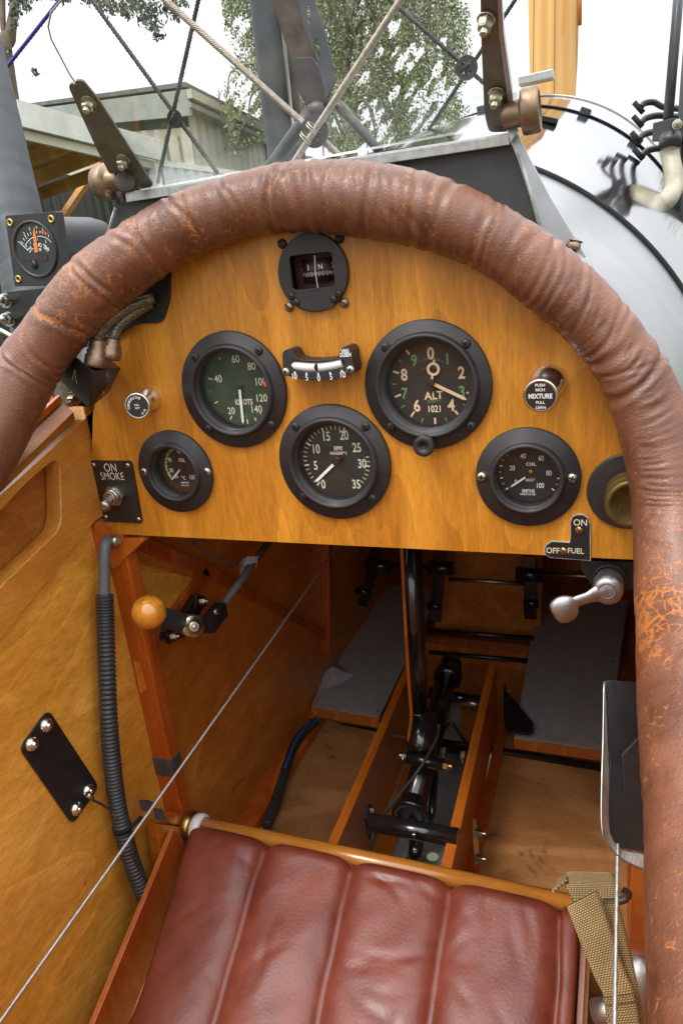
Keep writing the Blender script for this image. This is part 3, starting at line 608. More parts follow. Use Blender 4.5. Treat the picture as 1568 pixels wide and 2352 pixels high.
# -- smoke switch plate
c = C(250,1300,7.84); P0 = lambda x, y, v=-.0014: PY(*c(x, y), v=v)
cor = [P0(100,375,0), P0(1090,385,0), P0(1335,1820,0), P0(385,1770,0)]
t = thing('smoke_switch', PY(268,1128), 'black switch plate engraved ON SMOKE with grey toggle', 'switch')
plate([(p.x, p.y) for p in rpoly([(k.x, k.z, 0) for k in cor], .004)], [], (0,-.0007,0), (1,0,0), (0,0,1), .0014, 'plate', M['label_black'], t)
q = TX(); q.add('ON', P0(572,548,-.0016), .0086, bold=-.012, sx=.80); q.add('SMOKE', P0(622,745,-.0016), .0078, bold=-.012, sx=.80); q.build('lettering', M['cream'], t)
for x, y in ((195,490),(980,500),(475,1685),(1230,1738)): screw(P0(x, y), .0022, M['zinc'], t, kind='slot', rot=30)
b = P0(720,1170,-.0014); f = P0(430,1480,-.024)
m = MB(); m.lathe(b, NY, [(.0098,0),(.0098,.0045)], 6, sm=False, cap0=True, cap1=True); m.lathe(b, NY, [(.0064,.0045),(.0070,.006),(.0070,.0075),(.0062,.008),(.0062,.0105),(.0045,.011)], 28, cap1=True); m.build('nut', M['steel'], t, .0003)
s_ = b+Vector((0,-.009,0)); m = MB(); ps = [s_+(f-s_)*k for k in (0,.3,.6,.85,.96,1.0)]; m.tube(ps, [.0030,.0036,.0044,.0050,.0042,.0018], 20); m.build('lever', M['steel'], t)

# -- fuel selector plate and lever
c = C(1380,1240,3.267); P0 = lambda x, y, v=-.0014: PY(*c(x, y), v=v)
fo = [(1140,1310),(760,1282),(705,1250),(695,1205),(715,1155),(770,1122),(935,1132),(945,1080),(945,930),(965,885),(1015,865),(1075,868),(1120,905),(1138,960)]
t = thing('fuel_selector_plate', PY(1310,1240), 'L shaped black plate engraved ON, OFF and FUEL at the panel foot', 'name plate')
k3 = [P0(x, y, 0) for x, y in fo]; cx_ = sum(k.x for k in k3)/len(k3); cz_ = sum(k.z for k in k3)/len(k3)
m = MB(); m.prism([Vector((k.x, 0, k.z)) for k in k3], (0,-.0012,0)); m.build('rim', M['edge'], t)
def inset(pts, d):
    n = len(pts); out = []
    A = sum(pts[i].x*pts[(i+1)%n].z-pts[(i+1)%n].x*pts[i].z for i in range(n)); sg = 1 if A > 0 else -1
    for i in range(n):
        a, b_, c_ = pts[i-1], pts[i], pts[(i+1)%n]; e1 = (b_-a).normalized(); e2 = (c_-b_).normalized()
        nn = Vector((-(e1.z+e2.z), 0, e1.x+e2.x)).normalized()*sg; k = max(.5, nn.dot(Vector((-e1.z, 0, e1.x))*sg)); out.append(b_+nn*d/k)
    return out
m = MB(); m.prism([Vector((k.x, -.0006, k.z)) for k in inset(k3, .0005)], (0,-.0009,0)); m.build('plate', M['nameplate'], t)
q = TX(); q.add('ON', P0(1040,950,-.0017), .0052, bold=.015, sx=.9); q.add('OFF', P0(778,1218,-.0017), .0048, bold=.015, sx=.88); q.add('FUEL', P0(998,1222,-.0017), .0046, bold=.015, sx=.88); q.build('lettering', M['cream'], t)
for x, y in ((1030,1020),(880,1220)): screw(P0(x, y), .0028, M['brass'], t, kind='slot', rot=60)

c = lambda x, y: (784+x/2, 1176+y/2)   # crop of the lower right block
b = PY(*c(1230,320), v=.012)
t = thing('fuel_lever', b, 'cast aluminium fuel lever with paddle end under the panel, right', 'lever')
m = MB(); m.prism([PY(*k, v=.013) for k in ((1330,1288),(1455,1292),(1455,1352),(1400,1360),(1355,1340),(1335,1310))], (0,.004,0)); m.build('backing_plate', M['bezel'], t)
ax = (PY(1395,1360,-.014)-PY(1400,1325,.012)).normalized()
m = MB(); m.lathe(PY(1399,1326,.012), ax, [(.0106,0),(.0112,.002),(.0106,.006)], 40); m.build('collar', M['greytube'], t)
m = MB(); m.lathe(PY(1399,1326,.012), ax, [(.0095,.005),(.0102,.012),(.0104,.020),(.0098,.0245),(.0075,.0262),(.0001,.0262)], 40)
hb = PY(1393,1358,-.010)
pth = catmull([hb, PY(1370,1364,-.012), PY(1345,1374,-.015), PY(1322,1382,-.017), PY(1300,1395,-.018), PY(1280,1410,-.019), PY(1272,1414,-.019)], 6)
n_ = len(pth); rr = []
for i in range(n_):
    t_ = i/(n_-1); rr.append((.0088*(1-t_/.3)+.0042*(t_/.3)) if t_ < .3 else (.0042+.0*(t_)) if t_ < .5 else .0042+.0062*math.sin(math.pi*min(1,(t_-.5)/.5)**.8)*1)
rr[-1] = .003; m.tube(pth, rr, 24, ell=(.5,1)); fl = m.build('handle', M['cast'], t)
m = MB(); m.lathe(PY(1393,1358,-.0142), ax, [(.0062,0),(.0060,.0006),(.0052,.0006),(.0050,0)], 32); m.build('ring_groove', M['greytube'], fl)
screw(PY(1387,1338,-.004), .0028, M['steel'], t, ax=(-.5,-.6,.6), kind='slot')

# ================================================================ LEATHER COAMING
def coaming():
    samp = [((0,820),(96,930)),((60,740),(160,832)),((150,620),(250,730)),((240,548),(345,650)),((365,470),(440,590)),((500,418),(550,548)),((620,385),(655,530)),((740,373),(748,530)),((900,385),(885,548)),((1060,430),(1005,578)),((1200,505),(1115,628)),((1330,602),(1230,718)),((1430,700),(1315,795)),((1505,800),(1385,892)),((1568,930),(1428,1010))]
    ys = [-.070,-.056,-.040,-.028,-.018,-.014,-.012,-.012,-.012,-.012,-.013,-.014,-.016,-.020,-.026]
    cen, rad = [], []
    for (a, b), y in zip(samp, ys):
        m_ = ((a[0]+b[0])/2, (a[1]+b[1])/2); p = PY(*m_, v=y); dep = (p-CAM).dot(CF)
        cen.append(p); rad.append(math.hypot(a[0]-b[0], a[1]-b[1])/2*dep/FPX)
    # the sides run aft, dipping
    lead = [Vector((-.233,-.62,-.02)), Vector((-.236,-.40,-.005)), Vector((-.236,-.26,.025)), Vector((-.236,-.16,.070)), Vector((-.235,-.11,.100))]
    tail = [PY(1437,1090,-.036)+Vector((.0236,0,0)), PY(1451,1210,-.052)+Vector((.0240,0,0)), Vector((.2365,-.095,.008)), Vector((.2385,-.18,-.012)), Vector((.241,-.28,-.030)), Vector((.2440,-.40,-.035)), Vector((.243,-.62,-.030))]
    cen = lead+cen+tail; rad = [.024]*len(lead)+rad+[.0232,.0238,.0243,.0246,.0250,.0250,.0250]
    n = 26; path = catmull(cen, n); rp = catmull([Vector((r, 0, 0)) for r in rad], n); rr = [v.x for v in rp]
    seg = 72; vs = []; wear = []; s = 0; sx = Vector((0,-1,0)); L_ = len(path)
    # folds: (pixel on the roll, strength, half width, slant)
    fold = []
    rnd = random.Random(3)
    arc_ = [0]
    for i in range(1, L_): arc_.append(arc_[-1]+(path[i]-path[i-1]).length)
    def near(px, py):
        best = None
        for i, p in enumerate(path):
            d = p-CAM; z = d.dot(CF)
            if z < .05: continue
            e = math.hypot(784+FPX*d.dot(CR)/z-px, 1176-FPX*d.dot(CU)/z-py)
            if best is None or e < best[0]: best = (e, arc_[i])
        return best[1]
    for px, py, st, wd, sl, wr in ((135,740,.0016,.0022,.25,1.5),(60,830,.0012,.002,-.5,1.0),(100,760,.0010,.002,-.9,.8),(455,500,.0012,.0018,.12,.9),(655,460,.0022,.0025,-.35,.2),(775,445,.0012,.0012,.05,.55),(1440,870,.0024,.0026,.7,.2),(1500,830,.0010,.0012,-.2,.5),(1235,640,.0012,.002,.6,.7),(1330,650,.0014,.002,.3,.5),(1400,740,.0014,.002,.4,.5)):
        fold.append((near(px, py), st, wd, sl, wr))
    a0, a1 = near(200, 650), near(1450, 860); a = a0
    while a < a1:
        fold.append((a, rnd.uniform(.0004, .0017), rnd.uniform(.0011, .0034), rnd.uniform(-.2, 1.0), rnd.choice((0,0,.2,.6)))); a += rnd.choice((.005,.008,.012,.03))*rnd.uniform(.7,1.3)
    for i, p in enumerate(path):
        t = (path[min(i+1, L_-1)]-path[max(i-1, 0)]).normalized(); sx = (sx-t*sx.dot(t)).normalized(); sy = t.cross(sx)
        for k in range(seg):
            a = 2*math.pi*k/seg; dr = sx*math.cos(a)+sy*math.sin(a)   # a=0: aft side
            q = p+dr*rr[i]; off = 0; wv = 0
            off += .0014*noise.noise(q*13)+.0003*noise.noise(q*34)
            # puckers: stretched along the section
            inner = .5+.5*math.cos(a-math.pi*(.5))  # one side puckers more
            wob = noise.noise(q*30)*.007
            msk = max(0, .15+1.5*noise.noise(Vector((arc_[i]*17, math.sin(a)*1.2, math.cos(a)*1.2)))); off -= .0013*msk*(1-abs(noise.noise(Vector((arc_[i]*210+3*math.sin(a+arc_[i]*9), 1.1*math.cos(a*.5), 3.1))))*2.2)**3*(.45+inner)
            off += .00022*(.3+msk)*noise.noise(Vector((arc_[i]*520, a*2.0, 9.1)))
            for (c0, st, wd, sl, wr) in fold:
                dd = arc_[i]-c0-sl*.016*math.sin(a)-wob*.7
                if abs(dd) < wd*4:
                    g = math.exp(-(dd/wd)**2); sh = .55+.45*noise.noise(Vector((a*1.3+c0*90, c0*50, 0)))
                    off -= st*g*sh; off += st*.5*math.exp(-((abs(dd)-wd*2)/wd)**2)*sh
                    wv += .62*wr*math.exp(-(dd/(wd*1.0))**2)*(.55+.9*noise.noise(q*45))
            # the scuffed stretch where the arm rests, right side near the frame edge
            if arc_[i] > near_scuff[0] if near_scuff else False: pass
            vs.append(p+dr*(rr[i]+off)); wear.append(wv)
    fs = [(i*seg+k, i*seg+(k+1)%seg, (i+1)*seg+(k+1)%seg, (i+1)*seg+k) for i in range(L_-1) for k in range(seg)]
    me = bpy.data.meshes.new('leather_coaming'); me.from_pydata([tuple(v) for v in vs], [], fs); me.update()
    # broad scuffs painted as wear of the hide itself
    scuff = [(PX(1500,1480,.222), .022, .85), (PX(1500,1640,.222), .020, .8), (PX(1500,1820,.222), .018, .6), (PX(1500,1380,.222), .012, .4), (PX(60,880,-.222), .02, .45), (PX(130,760,-.222), .012, .4)]
    for i, v in enumerate(vs):
        for c_, r_, s_ in scuff:
            dd = (v-c_).length
            if dd < r_*2: wear[i] += s_*math.exp(-(dd/r_)**2)
    at = me.attributes.new('wear', 'FLOAT', 'POINT')
    for i, x in enumerate(wear): at.data[i].value = x
    a2 = me.attributes.new('rollco', 'FLOAT_VECTOR', 'POINT')
    for i in range(L_):
        for k in range(seg): th_ = 2*math.pi*k/seg; a2.data[i*seg+k].vector = (arc_[i], .02*math.cos(th_), .02*math.sin(th_))
    for p in me.polygons: p.use_smooth = True
    o = link('leather_coaming', me, M['coaming'], None, (0,0,0))
    return tag(o, 'padded brown leather roll with cracked orange wear arching round the cockpit rim', 'coaming')
near_scuff = None
coaming()

# ================================================================ AIRFRAME: side walls, longeron, floor
def pw(pts, x=-.235): return [PX(a, b, x) for a, b in pts]
YB = -.62
# left wall
t = thing('left_cockpit_wall', (-.235, 0, -.46), 'amber varnished plywood wall on the left with red stained posts and braces', 'cockpit wall')
m = MB(); m.prism([(-.235,.006,.035),(-.235,.006,-.47),(-.235,YB,-.47),(-.235,YB,-.19),(-.235,-.131,-.024),(-.235,-.012,.024)], (-.004,0,0)); m.build('plywood_skin', M['side_ply'], t)
m = MB(); m.prism([(-.235,.0065,.10),(-.235,.0065,-.47),(-.235,1.0,-.47),(-.235,1.0,.17),(-.235,.25,.14)], (-.004,0,0)); m.build('forward_skin', M['fore_ply'], t)
# post
m = MB(); m.hexa([(-.235,.0,-.44),(-.2135,.0,-.44),(-.2135,.016,-.44),(-.235,.016,-.44),(-.235,.0,.0),(-.2135,.0,.0),(-.2135,.016,.0),(-.235,.016,.0)]); m.build('post', M['red_wood'], t, .0012)
def brace(a, b, w, h, name='brace', mat='red_wood', x=-.235):
    p, q = PX(*a, x), PX(*b, x); p.x += h/2; q.x += h/2; m = MB(); m.bar(p, q, w, h, (1,0,0)); return m.build(name, M[mat], t, .0008)
for k4 in (((303,1612),(318,1606),(322,1640),(308,1650)),((312,1672),(328,1664),(333,1700),(318,1712))):
    m = MB(); m.prism([V(x, y, 1, -.0006) for x, y in rpoly([Vector((a_, b_, 0)) for a_, b_ in k4], 6) and [(q_.x, q_.y) for q_ in rpoly([Vector((a_, b_, 0)) for a_, b_ in k4], 6)]], (0,.0008,0)); m.build('worn_patch', M['worn'], t)
brace((318,1248),(478,1316),.014,.010); brace((462,1312),(318,1505),.016,.010); brace((478,1316),(745,1465),.012,.008); brace((740,1240),(742,1500),.016,.014)
m = MB(); m.prism(pw([(300,1290),(448,1330),(318,1480)], -.234), (.003,0,0)); m.build('gusset', M['side_ply'], t)
m = MB(); m.prism(pw([(318,1520),(335,1582),(322,1590),(308,1518)], -.2135), (.0015,0,0)); m.build('gusset', M['orange_wood'], t)
# lower longeron strip, filleted to the floor
m = MB(); m.prism([(-.235,.012,-.46),(-.214,.012,-.46),(-.214,.012,-.446),(-.226,.012,-.436),(-.235,.012,-.436)], (0,.39,0)); m.build('lower_longeron', M['red_wood'], t, .0008)
# blocks beneath the panel corner
m = MB(); m.prism([PY(*k, v=-.012) for k in ((168,1243),(214,1197),(236,1222),(262,1308),(180,1275))], (0,.012,0)); m.build('corner_block', M['red_wood'], t, .0008)
m = MB(); m.prism([PY(*k, v=-.002) for k in ((262,1308),(242,1262),(262,1240),(322,1236),(330,1243))], (0,.014,0)); m.build('corner_block', M['orange_wood'], t, .0008)
# lower corner where the post meets the seat rail
m = MB(); m.prism([PX(*k, -.212) for k in ((360,1893),(446,1902),(373,1985))], (-.012,0,0)); m.build('corner_gusset', M['orange_wood'], t, .0006)
m = MB(); m.prism([PX(*k, -.214) for k in ((373,1985),(446,1905),(440,1935),(382,2045),(378,2090))], (-.010,0,0)); m.build('lower_post', M['red_wood'], t, .0006)
m = MB(); m.prism([PX(*k, -.213) for k in ((385,1890),(408,1868),(445,1876),(442,1898),(400,1894))], (-.012,0,0)); m.build('rail_block', M['red_wood'], t, .0006)

# longeron board with rounded cutout
t = thing('left_longeron', (-.233,-.1,0), 'sloping amber wooden side frame with rounded cutout, left of the panel', 'longeron')
def yz(p): return (-p.y, p.z)
ol = [(-.004,.116),(-.02,.1095),(.097,.073),(.62,-.112),(.62,-.215),(.131,-.026),(.012,.019),(-.004,.019)]
hl = rpoly([Vector((a, b, 0)) for a, b in (yz(PX(60,1103,-.232)), yz(PX(128,1048,-.232)), yz(PX(133,1212,-.232)), yz(PX(-10,1348,-.232)), (.45,-.125), (.45,-.075))], .012)
plate(ol, [[(p.x, p.y) for p in hl]], (-.236,0,0), (0,-1,0), (0,0,1), .016, 'frame', M['longeron'], t, .0012)
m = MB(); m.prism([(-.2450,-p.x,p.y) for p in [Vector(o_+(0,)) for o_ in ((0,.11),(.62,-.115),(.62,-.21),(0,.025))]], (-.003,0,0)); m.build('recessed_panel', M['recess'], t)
m = MB(); m.prism([(-.2325,-.004,.1130),(-.268,-.004,.140),(-.268,-.62,-.080),(-.2325,-.62,-.1090)], (0,0,-.006)); m.build('top_plank', M['longeron_dark'], t)
m = MB(); m.bar((-.243,-.004,.1255),(-.243,-.62,-.0965), .004, .006); m.build('capping_strip', M['red_wood'], t, .001)

# right wall
t = thing('right_cockpit_wall', (.235,0,-.46), 'brown plywood wall on the right, mostly hidden under the leather roll', 'cockpit wall')
m = MB(); m.prism([(.236,YB,-.47),(.236,1.0,-.47),(.236,1.0,.17),(.236,.25,.14),(.236,.0065,.10),(.236,-.01,.02),(.236,YB,-.06)], (.004,0,0)); m.build('plywood_skin', M['fore_ply'], t)
m = MB(); m.box((.216,-.115,-.47),(.2355,-.10,-.05)); m.build('post', M['orange_wood'], t, .001)
m = MB(); m.bar((.226,-.02,-.41),(.226,-.34,-.44), .014, .012); m.build('lower_longeron', M['red_wood'], t, .001)
m = MB(); m.bar((.228,-.0,-.455),(.228,1.0,-.455), .014, .02); m.build('lower_longeron', M['red_wood'], t, .001)

# floor
FZ = -.46
t = thing('cockpit_floor', (0,.2,FZ), 'worn brown plywood floor panels either side of the control stick', 'floor')
def zone(pts, z=FZ, th_=.004, mat='floor_ply', name='floor_panel', par=None):
    m = MB(); m.prism([Vector((x, y, z)) for x, y in pts], (0,0,-th_)); return m.build(name, M[mat], par or t)
zone([(-.234,-.62),(-.066,-.62),(-.066,.02),(-.086,.40),(-.234,.40)]); zone([(.082,-.62),(.234,-.62),(.234,.40),(.052,.40)])
m = MB(); m.prism([(.0695,-.60,FZ+.0),(.0835,-.60,FZ),(.058,.40,FZ),(.044,.40,FZ)], (0,0,.006)); m.build('batten', M['red_wood'], t, .0008)
m = MB(); m.prism([(-.052,-.60,-.492),(-.030,-.60,-.492),(-.055,.40,-.492),(-.078,.40,-.492)], (0,0,.008)); m.build('batten', M['orange_wood'], t, .0008)
plate([(-.07,-.62),(.07,-.62),(.045,.44),(-.09,.44)], [circ(*[PZ(993,1966,-.492).x, PZ(993,1966,-.492).y], .0075)], (0,0,-.4935), (1,0,0), (0,1,0), .002, 'belly_plate', M['belly'], t)
m = MB(); m.prism([(-.236,.40,FZ-.03),(.236,.40,FZ-.03),(.236,1.0,FZ+.0),(-.236,1.0,FZ+.0)], (0,0,-.004)); m.build('forward_floor', M['fore_ply'], t)

# keel beams
t = thing('keel_beam', (-.06,.2,-.47), 'tall orange wooden keel beam left of the control stick', 'beam', 'keel beams beside the stick')
m = MB(); m.hexa([(-.053,-.25,-.47),(-.0640,-.25,-.47),(-.0900,.42,-.47),(-.079,.42,-.47),(-.053,-.25,-.366),(-.0640,-.25,-.366),(-.0900,.42,-.366),(-.079,.42,-.366)]); m.build('plank', M['orange_wood'], t, .0012)
t = thing('keel_beam', (.06,.2,-.47), 'tall orange wooden keel beam right of the control stick', 'beam', 'keel beams beside the stick')
m = MB(); m.hexa([(.071,-.25,-.47),(.0595,-.25,-.47),(.0290,.43,-.47),(.0400,.43,-.47),(.071,-.25,-.366),(.0595,-.25,-.366),(.0290,.43,-.366),(.0400,.43,-.366)]); m.build('plank', M['orange_wood'], t, .0012)
for (x, y) in ((1100,1912),(1100,1970)):
    p = PX(x-10, y, .0695); hexnut(p, .0040, .008, M['zinc'], t, (1,-.05,.1), 'bolt')
m = MB(); m.prism([PX(*k, .0705) for k in ((1083,1880),(1090,1884),(1096,1940),(1096,1982),(1088,1986),(1083,1930))], (.0012,0,0)); m.build('washer_plate', M['zinc'], t)

# foot plates
def footplate(corn, z, label, blk):
    cs = [PZ(*k, v=z) for k in corn]; ctr = sum(cs, Vector())/4
    t = thing('foot_plate', ctr, label, 'foot plate', 'aluminium foot plates')
    m = MB(); m.prism(cs, (0,0,-.0015)); m.build('sheet', M['plate_alu'], t, .0003)
    up = [c_-Vector((0,0,.002)) for c_ in cs]; m = MB(); m.prism(up, (0,0,-.006)); m.build('plywood_backing', M['floor_ply'], t)
    m = MB(); a, b = up[0]-Vector((0,-.004,.0095)), up[1]-Vector((0,-.004,.0095)); m.bar(a, b, .012, .013); m.build('support_batten', M['orange_wood'], t, .0006)
    for u_, v_ in ((.06,.03),(.94,.03),(.06,.97),(.94,.97),(.06,.5),(.94,.5)):
        p = (cs[0]*(1-u_)+cs[1]*u_)*(1-v_)+(cs[3]*(1-u_)+cs[2]*u_)*v_; screw(p, .0028, M['steel'], t, (0,0,1), 'slot')
    return t
footplate(((715,1620),(870,1647),(1012,1352),(842,1338)), -.425, 'dull grey aluminium foot plate on the left of the floor', 0)
footplate(((1180,1692),(1392,1722),(1442,1378),(1238,1368)), -.425, 'dull grey aluminium foot plate on the right under the fuel lever', 0)
# crumpled film on the left plate
m = MB(); cp = [PZ(*k, v=-.423) for k in ((722,1560),(765,1510),(800,1545),(815,1550),(775,1575),(733,1585))]; ce = sum(cp, Vector())/6
vs = cp+[ce+Vector((0,0,.018)), ce+Vector((.012,.006,.008)), ce+Vector((-.01,-.004,.012))]
m.faces(vs, [(0,1,8),(1,6,8),(1,2,6),(2,7,6),(2,3,7),(3,4,7),(4,6,7),(4,5,8),(4,8,6),(5,0,8)])
tag(m.build('plastic_scrap', M['paper']), 'crumpled scrap of clear grey plastic on the left foot plate', 'scrap')

# cross tubes
def rod(name, a, b, r, mat, label, cat, seg=16, group=None):
    m = MB(); m.tube([a, b], r, seg); return tag(m.build(name, M[mat]), label, cat, group)
rod('cross_tube', PY(640,1647,.37), PY(1400,1766,.35), .0058, 'tube_black', 'thin black tube crossing the floor below both foot plates', 'tube')
t = thing('forward_crossmember', PZ(1100,1490,-.43), 'orange wooden crossmember with two thin black rods between the foot plates', 'crossmember')
a, b = PY(965,1482,.62), PY(1225,1512,.62); m = MB(); m.bar(a, b, .03, .030); m.build('beam', M['orange_wood'], t, .001)
for (p, q) in (((985,1449),(1225,1466)),((985,1498),(1222,1519))):
    m = MB(); m.tube([PY(*p, v=.585), PY(*q, v=.585)], .0042, 12); m.build('rod', M['tube_black'], t)
m = MB(); m.prism([PY(*k, v=.66) for k in ((1000,1440),(1240,1462),(1245,1280),(1010,1262))], (0,.06,.05)); m.build('bulkhead_board', M['fore_ply'], t)
# rudder pedals
for nm, a, b, lab in (('rudder_pedal', (1012,1262), (1000,1425), 'black hanging rudder pedal arm near the stick'), ('rudder_pedal', (1215,1275), (1218,1420), 'black hanging rudder pedal arm beside the right foot plate'), ('rudder_pedal', (868,1258), (835,1390), 'black hanging rudder pedal arm over the left foot plate')):
    p, q = PY(*a, v=.62), PY(*b, v=.60); t = thing(nm, p, lab, 'rudder pedal', 'rudder pedals'); m = MB(); m.bar(p, q, .020, .012, (0,1,0)); m.build('arm', M['tube_black'], t, .001)
    m = MB(); m.tube([p+Vector((-.02,-.01,-.03)), p+Vector((.024,-.01,-.03))], .012, 16); m.build('bearing', M['tube_black'], t)
    screw(p+Vector((.0,-.0165,-.028)), .006, M['zinc'], t)
    m = MB(); m.tube([q+Vector((-.01,-.004,.03)), q+Vector((.014,-.004,.03))], .007, 12); m.build('lug', M['tube_black'], t)
rod('pedal_rod', PY(1030,1330,.61), PY(1208,1341,.61), .0036, 'steel', 'thin steel rod joining the rudder pedals under the panel', 'rod')
rod('pedal_rod', PY(860,1297,.66), PY(1000,1302,.66), .0042, 'tube_black', 'black rod to the left of the stick just under the panel', 'rod')
rod('pedal_rod', PY(1240,1318,.64), PY(1460,1330,.64), .0036, 'steel', 'thin rod behind the fuel lever at the far right', 'rod')
# firewall and inner shell
m = MB(); m.box((-.236,.98,-.48),(.236,.99,.20)); tag(m.build('firewall', M['fore_ply']), 'dark wooden bulkhead closing the footwell far forward', 'bulkhead')

# ================================================================ CONTROL STICK AND TORQUE TUBE
t = thing('control_stick', PY(965,1720,.22), 'glossy black control stick rising between the keel beams to behind the panel', 'control stick')
S0, S1 = PY(963,1680,.235), PY(942,1235,.235); m = MB(); m.tube([S0, S0*.5+S1*.5, S1], [.0112,.0122,.0128], 28); m.build('tube', M['tube_black'], t)
m = MB(); k = S0+(S1-S0)*.10; d_ = (S1-S0).normalized(); m.lathe(k, d_, [(.0112,0),(.0132,.001),(.0134,.004),(.0125,.006),(.0112,.007)], 28); m.build('weld_collar', M['tube_black'], t)
m = MB(); m.tube(catmull([PY(921,1235,.225), PY(930,1420,.22), PY(938,1560,.215), PY(944,1640,.21), PY(940,1680,.21), PY(935,1725,.212)], 6), .0021, 10); m.build('wire', M['orange_wood'], t)  # orange strip along the left of the stick, drawn as a thin tube
m = MB(); m.tube(catmull([PY(1008,1665,.19), PY(1000,1700,.19), PY(960,1770,.175), PY(880,1870,.12), PY(860,1905,.09), PY(852,1950,.08)], 6), .0016, 8); m.build('black_wire', M['rubber'], t)
m = MB(); pv = PY(968,1735,.205); m.tube([PY(972,1640,.235), PY(968,1700,.222), pv], [.0165,.0200,.0175], 24); m.build('fork', M['tube_black'], t)
bp = [PY(930,1738,.200), PY(1018,1758,.200)]; m = MB(); m.tube([bp[0], bp[1]], .0075, 16); m.build('pivot', M['tube_black'], t)
hexnut(bp[0]+Vector((.002,0,0)), .0065, .006, M['steel'], t, (-1,0,.1), 'bolt'); hexnut(bp[1]-Vector((.002,0,0)), .0062, .009, M['brass'], t, (1,-.1,.1), 'nut')
t = thing('torque_tube', PY(945,1880,.1), 'thick gloss black torque tube lying lengthwise between the keel beams', 'torque tube')
A, B = PZ(942,1872,-.415), PZ(1034,1532,-.395); dd = (A-B).normalized()
m = MB(); m.tube([B, A], .0155, 28); m.build('tube', M['tube_black'], t)
m = MB(); m.lathe(B+dd*.004, -dd, [(.0155,-.03),(.0205,-.028),(.0215,-.016),(.0165,-.013),(.0165,.0),(.0175,.004),(.0165,.014),(.011,.020),(.0001,.021)], 28); m.build('front_cap', M['tube_black'], t)
m = MB(); m.lathe(A, dd, [(.0155,-.02),(.018,-.016),(.018,-.010),(.0165,-.006),(.0215,-.004),(.0225,.0),(.0215,.003),(.0150,.003),(.0140,-.006)], 32); m.build('rear_flange', M['tube_black'], t)
m = MB(); m.lathe(A, dd, [(.0145,-.004),(.0001,-.004)], 24, sm=False, cap1=True); m.build('dark_tube_mouth', M['hole'], t)  # black disc stands for the dark inside of the open tube end
hexnut(A+Vector((0,-.006,-.022)), .0055, .008, M['bronze'], t, (-.1,-.5,.85), 'bolt')
m = MB(); m.tube([PZ(1000,1760,-.42), PZ(992,1860,-.43), PZ(985,1905,-.45)], [.0045,.0050,.0045], 12); m.build('push_rod', M['tube_black'], t)
t = thing('torque_tube_bearer', PY(940,1905,.09), 'black cross tube with end flange carrying the torque tube', 'bearer')
A2, B2 = PY(850,1888,.092), PY(1052,1925,.092); m = MB(); m.tube([A2, B2], .0100, 24); m.build('tube', M['tube_black'], t)
m = MB(); m.prism([PX(*k, -.0515) for k in ((838,1848),(846,1846),(858,1872),(858,1905),(848,1930),(842,1915),(836,1880))], (.004,0,0)); m.build('end_flange', M['nameplate'], t)
for k in ((851,1860),(846,1905)): hexnut(PX(*k, -.047), .0035, .005, M['zinc'], t, (1,0,0), 'bolt', False)
m = MB(); m.tube([PZ(958,1925,-.45), PZ(950,1990,-.47)], .010, 18); m.build('lower_tube', M['tube_black'], t)
hexnut(PY(952,1915,.078), .0032, .004, M['tube_black'], t, (0,-1,0), 'bolt')
t = thing('rudder_linkage', PZ(1050,1720,-.43), 'black linkage with two upright bolts right of the torque tube', 'linkage')
a, b = PY(1012,1722,.30), PY(1085,1733,.30); m = MB(); m.bar(a, b, .020, .010); m.build('bar', M['tube_black'], t, .001)
m = MB(); m.tube([PY(1068,1724,.31), PY(1120,1736,.32)], .0055, 14); m.build('rod_end', M['steel'], t)
for k in ((1020,1718),(1064,1727)): hexnut(PY(*k, v=.290), .0052, .010, M['bronze'], t, (0,-.75,-.65), 'bolt')
m = MB(); m.tube(catmull([PY(1012,1690,.31), PY(1022,1672,.31), PY(1036,1660,.31), PY(1052,1682,.31), PY(1072,1708,.31)], 5), .0020, 8); m.build('chain', M['tube_black'], t)
m = MB(); m.prism([PZ(*k, v=-.488) for k in ((1040,1600),(1055,1598),(1058,1712),(1010,1712))], (0,0,.003)); m.build('plate', M['belly'], t)
rod('short_cross_tube', PY(985,1590,.43), PY(1112,1612,.43), .0085, 'tube_black', 'short black cross tube behind the torque tube cap', 'tube')
rod('short_steel_tube', PY(1060,1610,.42), PY(1112,1622,.42), .0060, 'steel', 'short bright steel tube below the black cross tube', 'tube')
t = thing('heel_bracket', PZ(1190,1690,-.45), 'black triangular bracket at the corner of the right foot plate', 'bracket')
m = MB(); m.prism([PZ(*k, v=-.42) for k in ((1157,1568),(1163,1590),(1222,1665),(1224,1685),(1215,1690),(1160,1683),(1155,1640))], (0,0,.004)); m.build('gusset', M['nameplate'], t, .0004)
screw(PZ(1166,1587,-.414), .003, M['zinc'], t, (0,0,1))

# ================================================================ CONDUIT ON THE FLOOR
cf = catmull([PZ(*k, v=-.446+.012*(k[0]-612)/110) for k in ((612,1898),(630,1850),(656,1770),(672,1720),(696,1682),(728,1655))], 14)
rr = [.0064+(.0008 if i % 2 else 0) for i in range(len(cf))]; m = MB(); m.tube(cf, rr, 14); t = m.build('floor_conduit', M['rubber'])
tag(t, 'black ribbed conduit lying on the left floor panel beside the wall', 'conduit')
m = MB(); m.tube(catmull([PZ(*k, v=-.425) for k in ((655,1762),(668,1730),(680,1700),(700,1672),(712,1655))], 6), .0018, 8); m.build('blue_wire', plain('blue_wire', (.02,.09,.32), .4), t)

